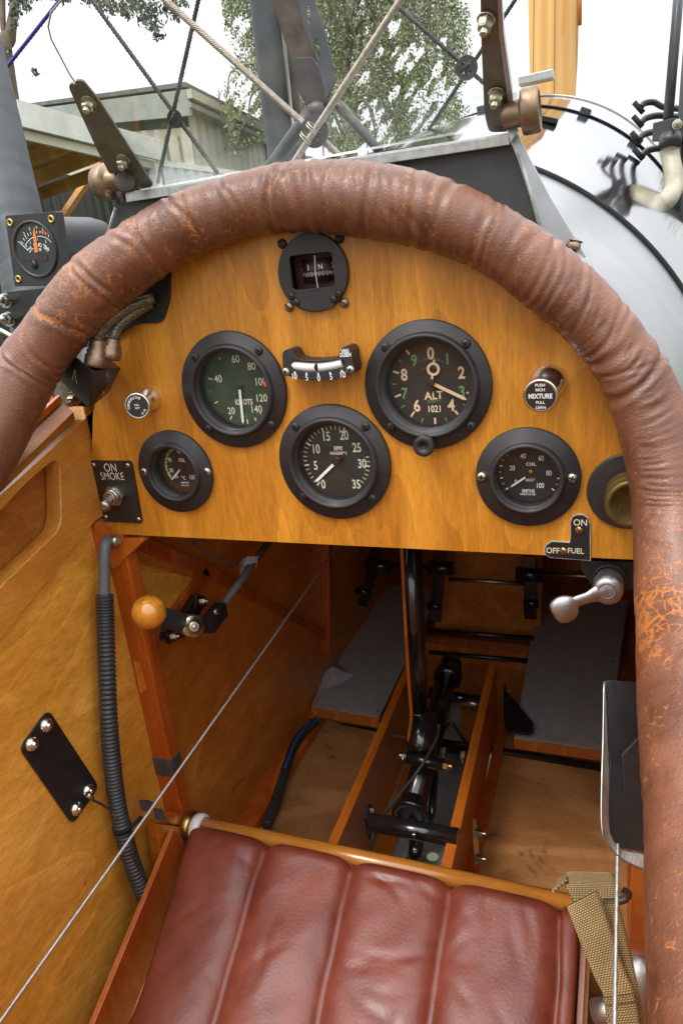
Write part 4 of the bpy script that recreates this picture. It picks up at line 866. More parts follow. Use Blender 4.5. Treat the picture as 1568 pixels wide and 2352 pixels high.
# ================================================================ SEAT
SN = Vector((0, -math.sin(math.atan(.36)), math.cos(math.atan(.36)))); SO = Vector((0, 0, -.325))
def SP(u, v, h=0): # u across, v aft along the seat, h above seat board
    ca = math.cos(math.atan(.36)); sa = math.sin(math.atan(.36)); return SO+Vector((u, -v*ca, -v*sa))+SN*h
t = thing('pilot_seat', (0,0,-.36), 'plywood seat pan with rounded orange front rail', 'seat')
a, b = PY(392,1886,.0), PY(1330,2098,.0); 
m = MB(); m.tube([Vector((-.232,.004,-.3275)), Vector((.205,.004,-.3275))], .0085, 20, ell=(1,1)); m.build('front_rail', M['rail_wood'], t)
m = MB(); m.lathe((-.203,.002,-.331), (1,0,0), [(.0106,-.0105),(.0145,-.010),(.0158,-.006),(.0158,-.003),(.0145,.0),(.0106,.0005)], 32); m.build('brass_ring', M['brass'], t)
m = MB(); m.lathe((-.200,.002,-.331), (1,0,0), [(.0106,-.002),(.0148,-.001),(.0150,.004),(.0146,.008),(.0106,.0085)], 32); m.build('white_collar', M['whitering'], t)
m = MB(); m.prism([SP(-.205,.008,-.028),SP(.190,.008,-.028),SP(.19,.52,-.028),SP(-.175,.52,-.028)], SN*.004); m.build('seat_board', M['side_ply'], t)
m = MB(); m.hexa([(-.19,-.66,-.46),(.19,-.66,-.46),(.19,-.64,-.46),(-.19,-.64,-.46),(-.16,-.72,.12),(.16,-.72,.12),(.16,-.70,.12),(-.16,-.70,.12)]); m.build('unseen_seat_back', M['fore_ply'], t, .01)  # unseen seat back, added so the dial glass mirrors it, not the grass
def side(u0, u1, th_, top, name):
    m = MB(); m.hexa([SP(u0,.02,-.05),SP(u0+th_,.02,-.05),SP(u1+th_,.52,-.05),SP(u1,.52,-.05),SP(u0,.02,top),SP(u0+th_,.02,top),SP(u1+th_,.52,top+.0),SP(u1,.52,top)]); 
    o = m.build(name, M['red_wood'], t, .0004)
    for k in range(3):
        e = MB(); a, b = u0+th_*(.16+.34*k-.10), u0+th_*(.16+.34*k+.08); c_, d_ = u1+th_*(.16+.34*k-.10), u1+th_*(.16+.34*k+.08)
        e.hexa([SP(a,.021,top-.0005),SP(b,.021,top-.0005),SP(d_,.519,top-.0005),SP(c_,.519,top-.0005),SP(a,.021,top+.0004),SP(b,.021,top+.0004),SP(d_,.519,top+.0004),SP(c_,.519,top+.0004)]); e.build('ply_lamination', M['orange_wood'], o)
    return o
side(-.2065,-.170,.0050,.030,'side_board'); side(.1830,.1830,.0045,.004,'side_board')

def cushion():
    seams = [(-.1965,-.168),(-.108,-.093),(-.020,-.0065),(.073,.079),(.166,.172),(.1815,.181)]
    nu, nv, LEN = 26, 150, .50; vs, fs, idx = [], [], []
    top = .018; puff = .0095; cols = []
    for ch in range(5):
        for i in range(nu+(1 if ch == 4 else 0)): cols.append((ch, i/nu))
    rnd = random.Random(5)
    wr = [(rnd.uniform(-.19,.17), rnd.uniform(.02,.3), rnd.uniform(0,math.pi), rnd.uniform(.02,.06), rnd.uniform(.0005,.0014)) for _ in range(60)]
    for j in range(nv+1):
        v = .007+LEN*(j/nv)**1.15
        for (ch, s) in cols:
            k = min(1, v/.30); e0 = seams[ch][0]*(1-k*.6)+seams[ch][1]*k*.6 if False else seams[ch][0]+(seams[ch][1]-seams[ch][0])*v/.16 if v < .16 else seams[ch][1]
            e1 = seams[ch+1][0]+(seams[ch+1][1]-seams[ch+1][0])*v/.16 if v < .16 else seams[ch+1][1]
            wob = .0016*noise.noise(Vector((ch*7.3, v*22, 0))); wob1 = .0016*noise.noise(Vector(((ch+1)*7.3, v*22, 0)))
            e0 += wob; e1 += wob1
            u = e0+(e1-e0)*s; q = abs(2*s-1); pf = (1-q**7.0)*.62+.38*(1-q*q)
            wch = 1 if ch < 4 else .5
            h = top+puff*wch*pf
            # rounded front end of every channel, scalloped
            fr = min(1, (v-.007)/.016); h = .002+(h-.002)*math.sqrt(max(0, 1-(1-fr)**2.4))
            vv = v-.003+.006*(q**6)*(1-fr)
            p = SP(u, vv, 0); dmp = (1-q**4)*fr
            h += dmp*(.0024*noise.noise(Vector((u*22, v*15, 1)))+.0006*noise.noise(Vector((u*50+v*30, v*35, 5))))
            for (uc, vc, an, ln, am) in wr:
                du, dv = u-uc, vv-vc; al = du*math.cos(an)+dv*math.sin(an); ac = -du*math.sin(an)+dv*math.cos(an)+.003*math.sin(al*90)
                if abs(al) < ln*1.6 and abs(ac) < .012: h -= am*math.exp(-(al/ln)**2*2)*math.exp(-(ac/.0035)**2)*dmp
            # creases gathered at each seam near the front
            h -= .0022*math.exp(-((q-1)/.16)**2)*math.exp(-((vv-.02)/.02)**2)
            if ch == 0 and s < .001: h = -.02
            if ch == 4 and s > .999: h = -.02
            vs.append(SP(u, vv, h))
    W = len(cols)
    for j in range(nv):
        for i in range(W-1): fs.append((j*W+i, (j+1)*W+i, (j+1)*W+i+1, j*W+i+1))
    # front apron
    b0 = len(vs)
    for i, (ch, s) in enumerate(cols): 
        p = vs[i]; vs.append(p+Vector((0,.0,-.018)))
    for i in range(W-1): fs.append((i, i+1, b0+i+1, b0+i))
    me = bpy.data.meshes.new('seat_cushion'); me.from_pydata([tuple(v) for v in vs], [], fs); me.update()
    bm = bmesh.new(); bm.from_mesh(me); bmesh.ops.recalc_face_normals(bm, faces=bm.faces); bm.to_mesh(me); bm.free()
    for p in me.polygons: p.use_smooth = True
    o = link('seat_cushion', me, M['seat'], None, (0,0,-.34))
    tag(o, 'oxblood leather seat cushion with stitched channels lying on the seat', 'cushion')
cushion()

# ================================================================ FITTINGS IN THE COCKPIT
# bolted black plate on the left wall
t = thing('bolted_plate', PX(130,1760,-.2345), 'black rectangular plate with four bolts on the left plywood wall', 'plate')
cor = [PX(*k, -.2348) for k in ((108,1629),(224,1806),(164,1893),(43,1719))]
m = MB(); m.prism(rpoly(cor, .007), (.0022,0,0)); m.build('plate', M['nameplate'], t, .0003)
for k in ((106,1666),(73,1709),(203,1816),(176,1858)): 
    p = PX(*k, -.2326); m = MB(); m.lathe(p, (1,0,0), [(.0062,0),(.0058,.0018),(.0040,.0040),(.0028,.0042),(.0026,.0052),(.0001,.0054)], 24); m.build('bolt', M['chrome'], t)
m = MB(); m.tube(catmull([PX(203,1822,-.225), PX(210,1835,-.224), PX(235,1848,-.222), PX(255,1862,-.220), PX(272,1882,-.214), PX(300,1890,-.212)], 6), .0011, 8); m.build('earth_wire', M['rubber'], t)
m = MB(); m.tube([PX(202,1822,-.2255), PX(212,1836,-.224)], .0022, 10); m.build('terminal', M['steel'], t)

# ribbed conduit down the left wall
t = thing('ribbed_conduit', PX(240,1360,-.222), 'long black ribbed conduit hanging down the left wall with grey sleeve on top', 'conduit')
cp = [PX(*k, xx) for k, xx in (((241,1366),-.2180),((243,1440),-.218),((246,1540),-.218),((250,1650),-.218),((257,1740),-.218),((266,1820),-.218),((281,1900),-.217),((303,1980),-.215),((332,2055),-.212),((362,2108),-.208),((392,2150),-.204))]
p = catmull(cp, 60); step = .0027; q = [p[0]]; acc = 0
for a, b in zip(p, p[1:]):
    acc += (b-a).length
    if acc > step/6: q.append(b); acc = 0
m = MB(); m.tube(q, [.0074+.00085*math.sin(2*math.pi*i/6) for i in range(len(q))], 20); m.build('corrugated_tube', M['rubber'], t)
m = MB(); m.tube(catmull([PX(268,1243,-.226), PX(254,1241,-.222), PX(243,1250,-.219), PX(240,1280,-.218), PX(240,1330,-.218), PX(240,1368,-.218)], 6), .0050, 18); m.build('sleeve', M['greytube'], t)
m = MB(); m.tube([PX(258,1243,-.220), PX(266,1243,-.214), PX(272,1243,-.210)], [.0045,.0055,.003], 14); m.build('screw', M['steel'], t)
m = MB(); m.tube(catmull([PX(303,1955,-.205), PX(325,2000,-.206), PX(350,2040,-.205), PX(372,2080,-.206), PX(375,2105,-.206)], 5), .0012, 8); m.build('thin_lead', M['rubber'], t)
pts = [PX(x, y, xx) for x, y, xx in ((268,1893,-.207),(303,1898,-.207))]; c_ = catmull(cp, 60)
m = MB(); i_ = min(range(len(c_)), key=lambda i: (c_[i]-PX(281,1900,-.217)).length); m.tube([c_[i_-4], c_[i_+4]], .0088, 20); m.tube([c_[i_]+Vector((.008,0,0)), c_[i_]+Vector((.012,.014,.002))], .0018, 8); m.build('cable_tie', M['hole'], t)
for k in (((258,1430),(262,1432),(262,1460),(257,1458)),):
    m = MB(); m.prism([PX(*z, -.2115) for z in k], (-.004,0,0)); m.build('tape_tab', M['tape'], t)
# tape round the post
t = thing('tape_wrap', PX(336,1725,-.2125), 'grey tape wrapped round the red post low on the left wall', 'tape')
m = MB(); m.hexa([(-.2355,-.0008,-.268),(-.2127,-.0008,-.268),(-.2127,.0166,-.268),(-.2355,.0166,-.268),(-.2355,-.0008,-.246),(-.2127,-.0008,-.246),(-.2127,.0166,-.246),(-.2355,.0166,-.246)]); m.build('band', M['tape'], t, .0008)
t = thing('tape_scrap', PX(350,1850,-.2125), 'frayed dark grey tape scrap peeling off the post foot above the seat rail', 'tape')
m = MB(); m.prism([PX(*k, -.2115) for k in ((322,1836),(344,1838),(356,1846),(352,1858),(330,1855))], (.0008,-.004,0)); m.prism([PX(*k, -.2122) for k in ((352,1855),(372,1858),(386,1888),(358,1882))], (.001,0,0)); m.build('strip', M['tape'], t)

# throttle
t = thing('throttle_lever', PX(440,1435,-.232), 'throttle lever with amber ball knob on a black bracket on the left wall', 'lever')
bc = PX(342,1406,-.178); m = MB(); m.ball(bc, .0152, seg=48); m.build('ball_knob', M['ball'], t)
j = PX(425,1434,-.186); m = MB(); dv = (j-bc).normalized(); m.lathe(bc, dv, [(.0075,.010),(.0088,.016),(.0098,(j-bc).length-.004),(.0102,(j-bc).length+.002),(.0088,(j-bc).length+.003)], 28, cap1=True); m.build('lever_barrel', M['rubber'], t)
m = MB(); m.prism(rpoly([PX(*k, -.216) for k in ((455,1366),(478,1372),(440,1455),(400,1475),(382,1470),(384,1448),(420,1420))], .004), (-.018,0,0)); m.build('bracket', M['tube_black'], t, .0006)
m = MB(); m.prism(rpoly([PX(*k, -.214) for k in ((452,1364),(474,1370),(476,1392),(450,1400))], .003), (-.003,0,0)); m.build('foot', M['tube_black'], t, .0004); m = MB(); m.prism(rpoly([PX(*k, -.214) for k in ((382,1448),(392,1444),(398,1476),(386,1480))], .003), (-.003,0,0)); m.build('foot', M['tube_black'], t, .0004)
for k in ((460,1381),(394,1462)): hexnut(PX(*k, -.214), .0042, .006, M['zinc'], t, (1,.25,0), 'bolt')
ax = Vector((.72,-.62,.30)).normalized(); m = MB(); kk = PX(440,1437,-.176)
m.lathe(kk-ax*.008, ax, [(.0075,0),(.0105,.001),(.0108,.004),(.0078,.005),(.0078,.008),(.0112,.009),(.0114,.0145),(.0098,.016),(.0060,.0165),(.0058,.019),(.0040,.020)], 36, cap1=True, rfun=lambda a, h: 1-.09*(math.cos(6*a) > .55) if .0085 < h < .0155 else 1); m.build('castle_nut', M['zinc'], t)
hexnut(kk+ax*.010, .0030, .003, M['chrome'], t, ax, 'centre_bolt')
m = MB(); a_, b_2 = PX(475,1440,-.183), PX(508,1398,-.186); m.bar(a_, b_2, .014, .016); m.build('clevis', M['hole'], t, .0015)
screw(PX(497,1405,-.176), .0036, M['steel'], t, (.9,-.3,.3))
t = thing('throttle_rod', PX(510,1395,-.186), 'thin grey metal rod running forward from the throttle under the panel', 'rod')
r0, r1 = PX(508,1396,-.186), V(622,1238,1,.20); m = MB(); m.tube([r0, r0+(r1-r0)*.08, r0+(r1-r0)*.081, r1], [.0032,.0032,.0042,.0042], 16); m.build('rod', M['greytube'], t)
pp_ = r0+(r1-r0)*.62; m = MB(); 
vs = [pp_+Vector(k) for k in ((-.012,0,.006),(-.020,.003,-.004),(-.017,-.003,-.012),(-.006,.002,-.008),(.004,0,-.004),(.006,.003,.008),(-.004,-.004,.010))]; m.faces(vs+[pp_+Vector((-.009,-.008,0)), pp_+Vector((.001,-.006,.003))], [(0,1,7),(1,2,7),(2,3,7),(3,8,7),(3,4,8),(4,5,8),(5,6,8),(6,0,7),(6,7,8),(0,6,5,4,3,2,1)]); m.build('tape_flag', M['paper'], t)
m = MB(); m.tube(catmull([PX(440,1240,-.222), PX(462,1262,-.220), PX(500,1283,-.215), PX(545,1298,-.205)], 6), .0008, 6); tag(m.build('blue_lead', bpy.data.materials['blue_wire']), 'thin blue lead hanging under the panel beside the throttle rod', 'wire')

# cables
def twisted(a, b, r, turns, mat, name, label, cat='cable', strands=6, grp=None, sag=0, seg=7, n=None):
    a, b = Vector(a), Vector(b); s1, s2, d = frame(b-a); Ln = (b-a).length; n = n or int(max(24, turns*9)); m = MB()
    for k in range(strands):
        ph = 2*math.pi*k/strands; pts = []
        for i in range(n+1):
            u = i/n; th_ = ph+2*math.pi*turns*u; pts.append(a+(b-a)*u+(s1*math.cos(th_)+s2*math.sin(th_))*r*.62+Vector((0,0,-sag*4*u*(1-u))))
        m.tube(pts, r*.40, seg)
    m.tube([a+(b-a)*u+Vector((0,0,-sag*4*u*(1-u))) for u in [i/8 for i in range(9)]], r*.5, 8)
    return tag(m.build(name, M[mat], None), label, cat, grp)
twisted(D(-60,2432,.52), D(775,1255,.95), .00155, 150, 'cable', 'control_cable', 'long pale steel cable running diagonally across the left wall to the floor', strands=6, seg=5)
twisted(D(1417,1940,.38), D(1409,2420,.29), .0011, 30, 'cable', 'control_cable', 'pale steel cable hanging vertically over the webbing strap at lower right', strands=6, seg=5)
m = MB(); m.tube([PX(735,1305,-.205), PX(768,1272,-.20)], .0012, 8)
m.bm.free()

# switch box (magneto style connector) with braided hoses
t = thing('connector_box', PY(200,880,-.02), 'chipped black metal connector box with two braided hoses beneath the left roll', 'connector')
F = [PY(*k, v=-.045) for k in ((207,792),(279,849),(205,940),(129,868))]
# corner layout: near vertical edge (213,852)-(196,940) separates the two lower faces
e0, e1 = PY(213,852,-.050), PY(207,941,-.046)
lt, lb = PY(150,800,-.040), PY(129,866,-.038)
rt, rb = PY(279,845,-.014), PY(252,900,-.012)
bt = lt+rt-e0
m = MB(); m.faces([lb, e1, rb, lb+rb-e1, lt, e0, rt, bt], [(0,3,2,1),(4,5,6,7),(0,1,5,4),(1,2,6,5),(2,3,7,6),(3,0,4,7)]); m.build('box', M['box_black'], t, .0010)
up_ = ((e0-e1).normalized()+Vector((0,0,.0))).normalized()
topc = (lt+e0+rt+bt)/4
for (bx, by, yv_), pth in (((220,842,-.040), ((227,776,-.036),(240,750,-.034),(262,728,-.030),(300,704,-.018),(352,686,-.004))), ((252,822,-.030), ((261,772,-.028),(272,748,-.024),(294,728,-.018),(322,710,-.010),(346,698,-.003)))):
    b0 = PY(bx, by, yv_); b1 = PY(*pth[0][:2], v=pth[0][2]); d_ = b1-b0; ln = d_.length
    m = MB(); m.lathe(b0, d_, [(.0082,0),(.0086,.002),(.0084,ln*.38),(.0072,ln*.42),(.0076,ln*.55),(.0062,ln*.62),(.0060,ln*.88),(.0052,ln*.95)], 28, cap0=True, cap1=True); m.build('union_nut', M['bronze'], t)
    m = MB(); m.tube(catmull([b0+d_*.8]+[PY(x, y, v=v_) for x, y, v_ in pth], 8), .0042, 16); m.build('braided_hose', M['braid'], t)
for k, v_ in (((242,858),-.031),((233,902),-.031)): screw(PY(*k, v=v_), .0026, M['steel'], t, (.55,-.8,0), 'slot')
q = TX(); q.mark(lt*.45+lb*.10+e0*.25+e1*.20+Vector((-.0004,-.0008,0)), lt*.20+lb*.35+e0*.15+e1*.3+Vector((-.0004,-.0008,0)), .0005); q.mark(lt*.45+lb*.10+e0*.25+e1*.20+Vector((-.0004,-.0008,0)), lt*.10+lb*.30+e0*.27+e1*.33+Vector((-.0004,-.0008,0)), .0005); q.build('arrow_mark', M['edge'], t)
hexnut(PY(170,915,-.020), .0050, .007, M['bronze'], t, (.3,-.9,-.3), 'stud')
# black cable plate behind the hoses
m = MB(); m.prism(rpoly([PY(*k, v=-.0001) for k in ((240,792),(262,720),(330,600),(395,600),(393,690),(376,742),(318,742),(290,760))], .006), (0,-.0022,0)); t = m.build('hose_plate', M['nameplate'], None, .0004); tag(t, 'black rounded plate on the panel where the braided hoses enter, under the roll', 'plate')
# map pocket at right
t = thing('map_pocket', (.2,-.2,-.1), 'black metal pocket with bent chipped edges on the right cockpit wall', 'pocket')
dd_ = .405
ok = [(1389,1562),(1478,1570),(1500,1985),(1478,1958),(1412,1946),(1397,1930),(1392,1880),(1400,1740),(1384,1690)]
m = MB(); m.prism(rpoly([D(x, y, dd_-.00006*(y-1560)) for x, y in ok], .003), CF*.002); m.build('back_sheet', M['nameplate'], t, .0004)
m = MB(); rim = catmull([D(1386,1566,dd_-.001), D(1384,1700,dd_-.012), D(1381,1800,dd_-.022), D(1381,1895,dd_-.030), D(1392,1935,dd_-.032), D(1425,1972,dd_-.032), D(1482,2000,dd_-.032), D(1540,2015,dd_-.032)], 6)
rim2 = catmull([D(1390,1566,dd_), D(1395,1700,dd_-.008), D(1398,1800,dd_-.014), D(1398,1895,dd_-.020), D(1408,1930,dd_-.022), D(1432,1952,dd_-.022), D(1482,1962,dd_-.022), D(1540,1975,dd_-.022)], 6)
n_ = len(rim); m.faces(rim+rim2+[p+CF*.0012 for p in rim]+[p+CF*.0012 for p in rim2], [(i, i+1, n_+i+1, n_+i) for i in range(n_-1)]+[(2*n_+i, 3*n_+i, 3*n_+i+1, 2*n_+i+1) for i in range(n_-1)]+[(i, 2*n_+i, 2*n_+i+1, i+1) for i in range(n_-1)]); m.build('lip', M['edge'], t)
m = MB(); m.tube(rim, .0006, 8); m.build('edge_wire', M['steel'], t)
m = MB(); m.prism([D(*k, dd_-.016) for k in ((1428,1735),(1500,1660),(1500,1940),(1448,1930),(1436,1880))], CF*.002); m.build('inner_flap', M['bezel'], t, .0004)

# webbing strap
def ribbon(rows, name, parent, th_=.0022):
    """rows: list of (left point, right point)"""
    ls = catmull([r[0] for r in rows], 8); rs = catmull([r[1] for r in rows], 8); me = bpy.data.meshes.new(name); vs, fs, uvs = [], [], []; K = 8; s = 0
    cs = []
    for i, (a, b) in enumerate(zip(ls, rs)):
        if i: s += ((ls[i]+rs[i])/2-(ls[i-1]+rs[i-1])/2).length
        t_ = ((ls[min(i+1,len(ls)-1)]-ls[max(i-1,0)])).cross(b-a).normalized()
        for side_ in (1, -1):
            for k in range(K+1): vs.append(a+(b-a)*k/K+t_*side_*th_/2*(1 if 0 < k < K else .55)); cs.append(((b-a).length*k/K, s))
    n = len(ls); W = 2*(K+1)
    for i in range(n-1):
        for k in range(K): fs.append((i*W+k, i*W+k+1, (i+1)*W+k+1, (i+1)*W+k)); fs.append((i*W+K+1+k, (i+1)*W+K+1+k, (i+1)*W+K+2+k, i*W+K+2+k))
        fs.append((i*W, (i+1)*W, (i+1)*W+K+1, i*W+K+1)); fs.append((i*W+K, i*W+2*K+1, (i+1)*W+2*K+1, (i+1)*W+K))
    fs.append(tuple(range(0, K+1))+tuple(range(2*K+1, K, -1))); e = (n-1)*W; fs.append(tuple(e+k for k in range(K+1))[::-1]+tuple(e+k for k in range(K+1, 2*K+2)))
    me.from_pydata([tuple(v) for v in vs], [], fs); uv = me.uv_layers.new(name='UVMap')
    for lp in me.loops: uv.data[lp.index].uv = cs[lp.vertex_index]
    for p in me.polygons: p.use_smooth = True
    return link(name, me, M['webbing'], parent)
t = thing('webbing_strap', D(1400,2200,.40), 'tan canvas harness strap folded through a bronze buckle beside the seat', 'strap')
ribbon([(D(1266,2035,.425), D(1300,2010,.445)), (D(1300,2005,.430), D(1410,2008,.430)), (D(1296,2030,.418), D(1420,2034,.418)), (D(1310,2058,.412), D(1430,2060,.412)), (D(1318,2075,.410), D(1434,2072,.410))][1:], 'top_fold', t)
ribbon([(D(1268,2050,.418), D(1285,2015,.440)), (D(1300,2022,.416), D(1312,2006,.436))], 'loop_end', t)
ribbon([(D(1330,2072,.407), D(1418,2070,.407)), (D(1352,2140,.400), D(1436,2140,.400)), (D(1380,2260,.385), D(1462,2260,.385)), (D(1400,2400,.370), D(1486,2400,.370))], 'under_layer', t)
ribbon([(D(1300,2082,.398), D(1370,2045,.398)), (D(1306,2098,.3965), D(1378,2062,.3965)), (D(1330,2160,.390), D(1402,2135,.390)), (D(1362,2240,.382), D(1432,2225,.382)), (D(1390,2300,.376), D(1458,2290,.376)), (D(1408,2400,.368), D(1474,2400,.368))], 'upper_layer', t)
ribbon([(D(1383,2291,.3735), D(1456,2281,.3735)), (D(1388,2306,.3730), D(1459,2297,.3730))], 'stitched_band', t, .0012)
m = MB(); m.tube(catmull([D(1318,2068,.420), D(1360,2074,.412), D(1420,2070,.408), D(1438,2062,.408), D(1442,2052,.414), D(1434,2046,.42)], 5), .0020, 12); m.build('buckle', M['rust'], t)
t = thing('grey_fitting', D(1430,2330,.46), 'dull grey metal fitting under the strap at the bottom right', 'fitting')
m = MB(); m.tube([D(1368,2325,.46), D(1398,2322,.455), D(1440,2330,.45)], .0078, 18); m.build('stub', M['cast'], t)
m = MB(); m.ball(D(1470,2265,.47), .016, (1,1,1.6)); m.build('boss', M['cast'], t)
m = MB(); m.bar((.186,-.11,-.375),(.236,-.115,-.37), .012, .012); m.bar((.19,-.17,-.42),(.236,-.12,-.33), .012, .012); tag(m.build('side_strut', M['orange_wood'], None, .001), 'short orange wooden strut between seat edge and right wall', 'strut')

# ================================================================ NOSE: fuselage decking and cowling
ST = [(.006,.000,.262),(.10,.004,.275),(.20,.008,.288),(.35,.032,.294),(.60,.070,.303),(.85,.105,.310),(1.05,.140,.312),(1.18,.170,.306),(1.24,.185,.290),(1.26,.190,.262)]
def st_at(y):
    for a, b in zip(ST, ST[1:]):
        if a[0] <= y <= b[0]: k = (y-a[0])/(b[0]-a[0]); return a[1]+(b[1]-a[1])*k, a[2]+(b[2]-a[2])*k
    return ST[-1][1:]
def ringpt(y, a, dr=0):
    zc, r = st_at(y); return Vector(((r+dr)*math.sin(a), y, zc+(r+dr)*math.cos(a)))
def skin(y0, y1, name, parent, mat, step=.02, th_=.0012):
    ys = [y0+(y1-y0)*i/max(2, round((y1-y0)/step)) for i in range(max(2, round((y1-y0)/step))+1)]; n = 96; vs, fs = [], []
    for dr in (0, -th_):
        for y in ys:
            zc, r = st_at(y)
            for k in range(n+1):
                a = -math.pi*.5+math.pi*k/n; vs.append(((r+dr)*math.sin(a), y, zc+(r+dr)*math.cos(a)))
            vs.append(((r+dr)*1.0, y, -.50)); vs.append((-(r+dr), y, -.50))
    W = n+3; Y = len(ys)
    for s in (0, 1):
        for j in range(Y-1):
            b = s*Y*W+j*W
            for k in range(n): fs.append((b+k, b+k+1, b+W+k+1, b+W+k) if not s else (b+k, b+W+k, b+W+k+1, b+k+1))
            fs.append((b+n, b+n+1, b+W+n+1, b+W+n)); fs.append((b+n+2, b, b+W, b+W+n+2))
    me = bpy.data.meshes.new(name); me.from_pydata(vs, [], fs); me.update()
    bm = bmesh.new(); bm.from_mesh(me); bmesh.ops.recalc_face_normals(bm, faces=bm.faces); bm.to_mesh(me); bm.free()
    for p in me.polygons: p.use_smooth = True
    return link(name, me, mat, parent)
def band(y, dr, r, name, parent, mat, a0=-95, a1=95, r2=1):
    m = MB(); m.tube([ringpt(y, R(a0+(a1-a0)*i/90), dr) for i in range(91)], r, 8, ell=(1, r2)); return m.build(name, mat, parent)
M['alu_deck'] = plain('decking_alu', (.36,.37,.38), .3, .9, .1, 20, 0, .08)
t = thing('fuselage_decking', (0,.1,-.4), 'silver aluminium decking curving down from the leather roll to the cowling joint', 'decking')
skin(.006, .1975, 'skin', t, M['alu_deck'] if 'alu_deck' in M else plain('decking_alu', (.50,.52,.54), .3, .9, .1, 20, 0, .08), .02)
band(.199, .0008, .0028, 'rubber_joint', t, M['hole'])
t = thing('engine_cowling', (0,.7,-.4), 'polished aluminium engine cowling mirroring the white sky and the propeller', 'cowling')
skin(.2005, 1.26, 'skin', t, M['cowl'], .03)
band(.85, .0014, .0030, 'strap', t, M['hole'], r2=.5); band(1.17, .0012, .0025, 'front_seam', t, M['steel'])
for y, x_, y_ in ((.85,1345,254),(.85,1462,322),(.85,1109,262)):
    p = PY(x_, y_, y); a = math.atan2(p.x, p.z-st_at(y)[0]); q = ringpt(y, a, .004); tn = Vector((math.cos(a),0,-math.sin(a))); nn = Vector((math.sin(a),0,math.cos(a)))
    m = MB(); m.bar(q-tn*.008, q+tn*.008, .022, .010, nn); m.build('buckle', M['strut_dark'], t, .0015)
for y, px in ((1.17,(1228,182)),):
    q = PY(*px, v=1.15); m = MB(); m.bar(q-Vector((.03,0,0)), q+Vector((.035,0,.002)), .03, .016); m.build('hinge', M['steel'], t, .002)
q = PY(1238,290,.55); zc, r_ = st_at(.55); a = math.atan2(q.x, q.z-zc); q = ringpt(.55, a, .003); tn = Vector((math.cos(a),0,-math.sin(a)))
m = MB(); m.bar(q-tn*.02, q+tn*.02, .012, .006); m.build('latch', M['hole'], t, .001)
m = MB(); m.lathe((0,1.255,.185), (0,1,0), [(.262,0),(.10,.03),(.0001,.04)], 48); m.build('nose_plate', M['strut_dark'], t)

# propeller
t = thing('propeller', (0,1.40,.19), 'laminated wooden propeller with one blade upright beyond the cowling', 'propeller')
def blade(name, sgn):
    sec = [(.06,.030,.030,70),(.12,.045,.030,62),(.20,.054,.026,50),(.30,.056,.021,40),(.42,.058,.016,32),(.56,.056,.012,26),(.70,.046,.009,22),(.78,.028,.006,20)]
    rows = []; prof = [(math.cos(a), math.sin(a)) for a in [2*math.pi*k/28 for k in range(28)]]
    c3 = catmull([Vector((s[1], s[2], s[3])) for s in sec], 6); hz = catmull([Vector((0,0,s[0])) for s in sec], 6)
    m = MB(); rings = []
    for s, h in zip(c3, hz):
        tw = R(s.z); ring = []
        for (a, b) in prof:
            x, y = a*s.x, b*s.y*(.5 if b < 0 else 1); xx = x*math.cos(tw)-y*math.sin(tw); yy = x*math.sin(tw)+y*math.cos(tw)
            ring.append(m.bm.verts.new(Vector((.036*sgn*(min(1,h.z/.3))+xx*sgn, 1.40+yy, .19+h.z*sgn))))
        rings.append(ring)
    for i in range(len(rings)-1):
        for k in range(28): f = m.bm.faces.new([rings[i][k], rings[i][(k+1)%28], rings[i+1][(k+1)%28], rings[i+1][k]]); f.smooth = True
    m.bm.faces.new(rings[0]); m.bm.faces.new(rings[-1]); return m.build(name, M['prop_lam'], t)
m_, t_, b_, n_, l_ = newmat('laminated_blade'); v_, o_ = coords(n_, l_, (1,1,.06), (0,R(-4),R(10))); w_ = n_('ShaderNodeTexWave'); w_.bands_direction = 'X'; w_.inputs['Scale'].default_value = 8.5; w_.inputs['Distortion'].default_value = .5; w_.inputs['Detail'].default_value = 1; l_(v_, w_.inputs['Vector'])
ln_ = ramp(n_, l_, w_.outputs['Fac'], [(.0, (.20,.09,.02)), (.012, (.68,.36,.09)), (.5, (.76,.44,.12)), (1, (.66,.34,.08))]); g_ = ramp(n_, l_, noise_n(n_, l_, v_, 60, 5), [(.3, (.85,.8,.74)), (.7, (1,1,1))])
l_(mixc(n_, l_, 1., ln_, g_, 'MULTIPLY'), b_.inputs['Base Color']); b_.inputs['Roughness'].default_value = .25; b_.inputs['Coat Weight'].default_value = .6; M['prop_lam'] = m_
blade('blade', 1); blade('blade', -1)
m = MB(); m.lathe((0,1.33,.19), (0,1,0), [(.03,-.07),(.075,0),(.08,.03),(.08,.13),(.05,.16),(.0001,.17)], 40); m.build('hub', M['prop_lam'], t)
m = MB(); p0, p1 = V(1331,-60,1,1.385), V(1330,58,1,1.385); m.tube([p0, p1], .0045, 8); m.build('brass_edge', plain('orange_tipping', (.5,.14,.02), .4), t)

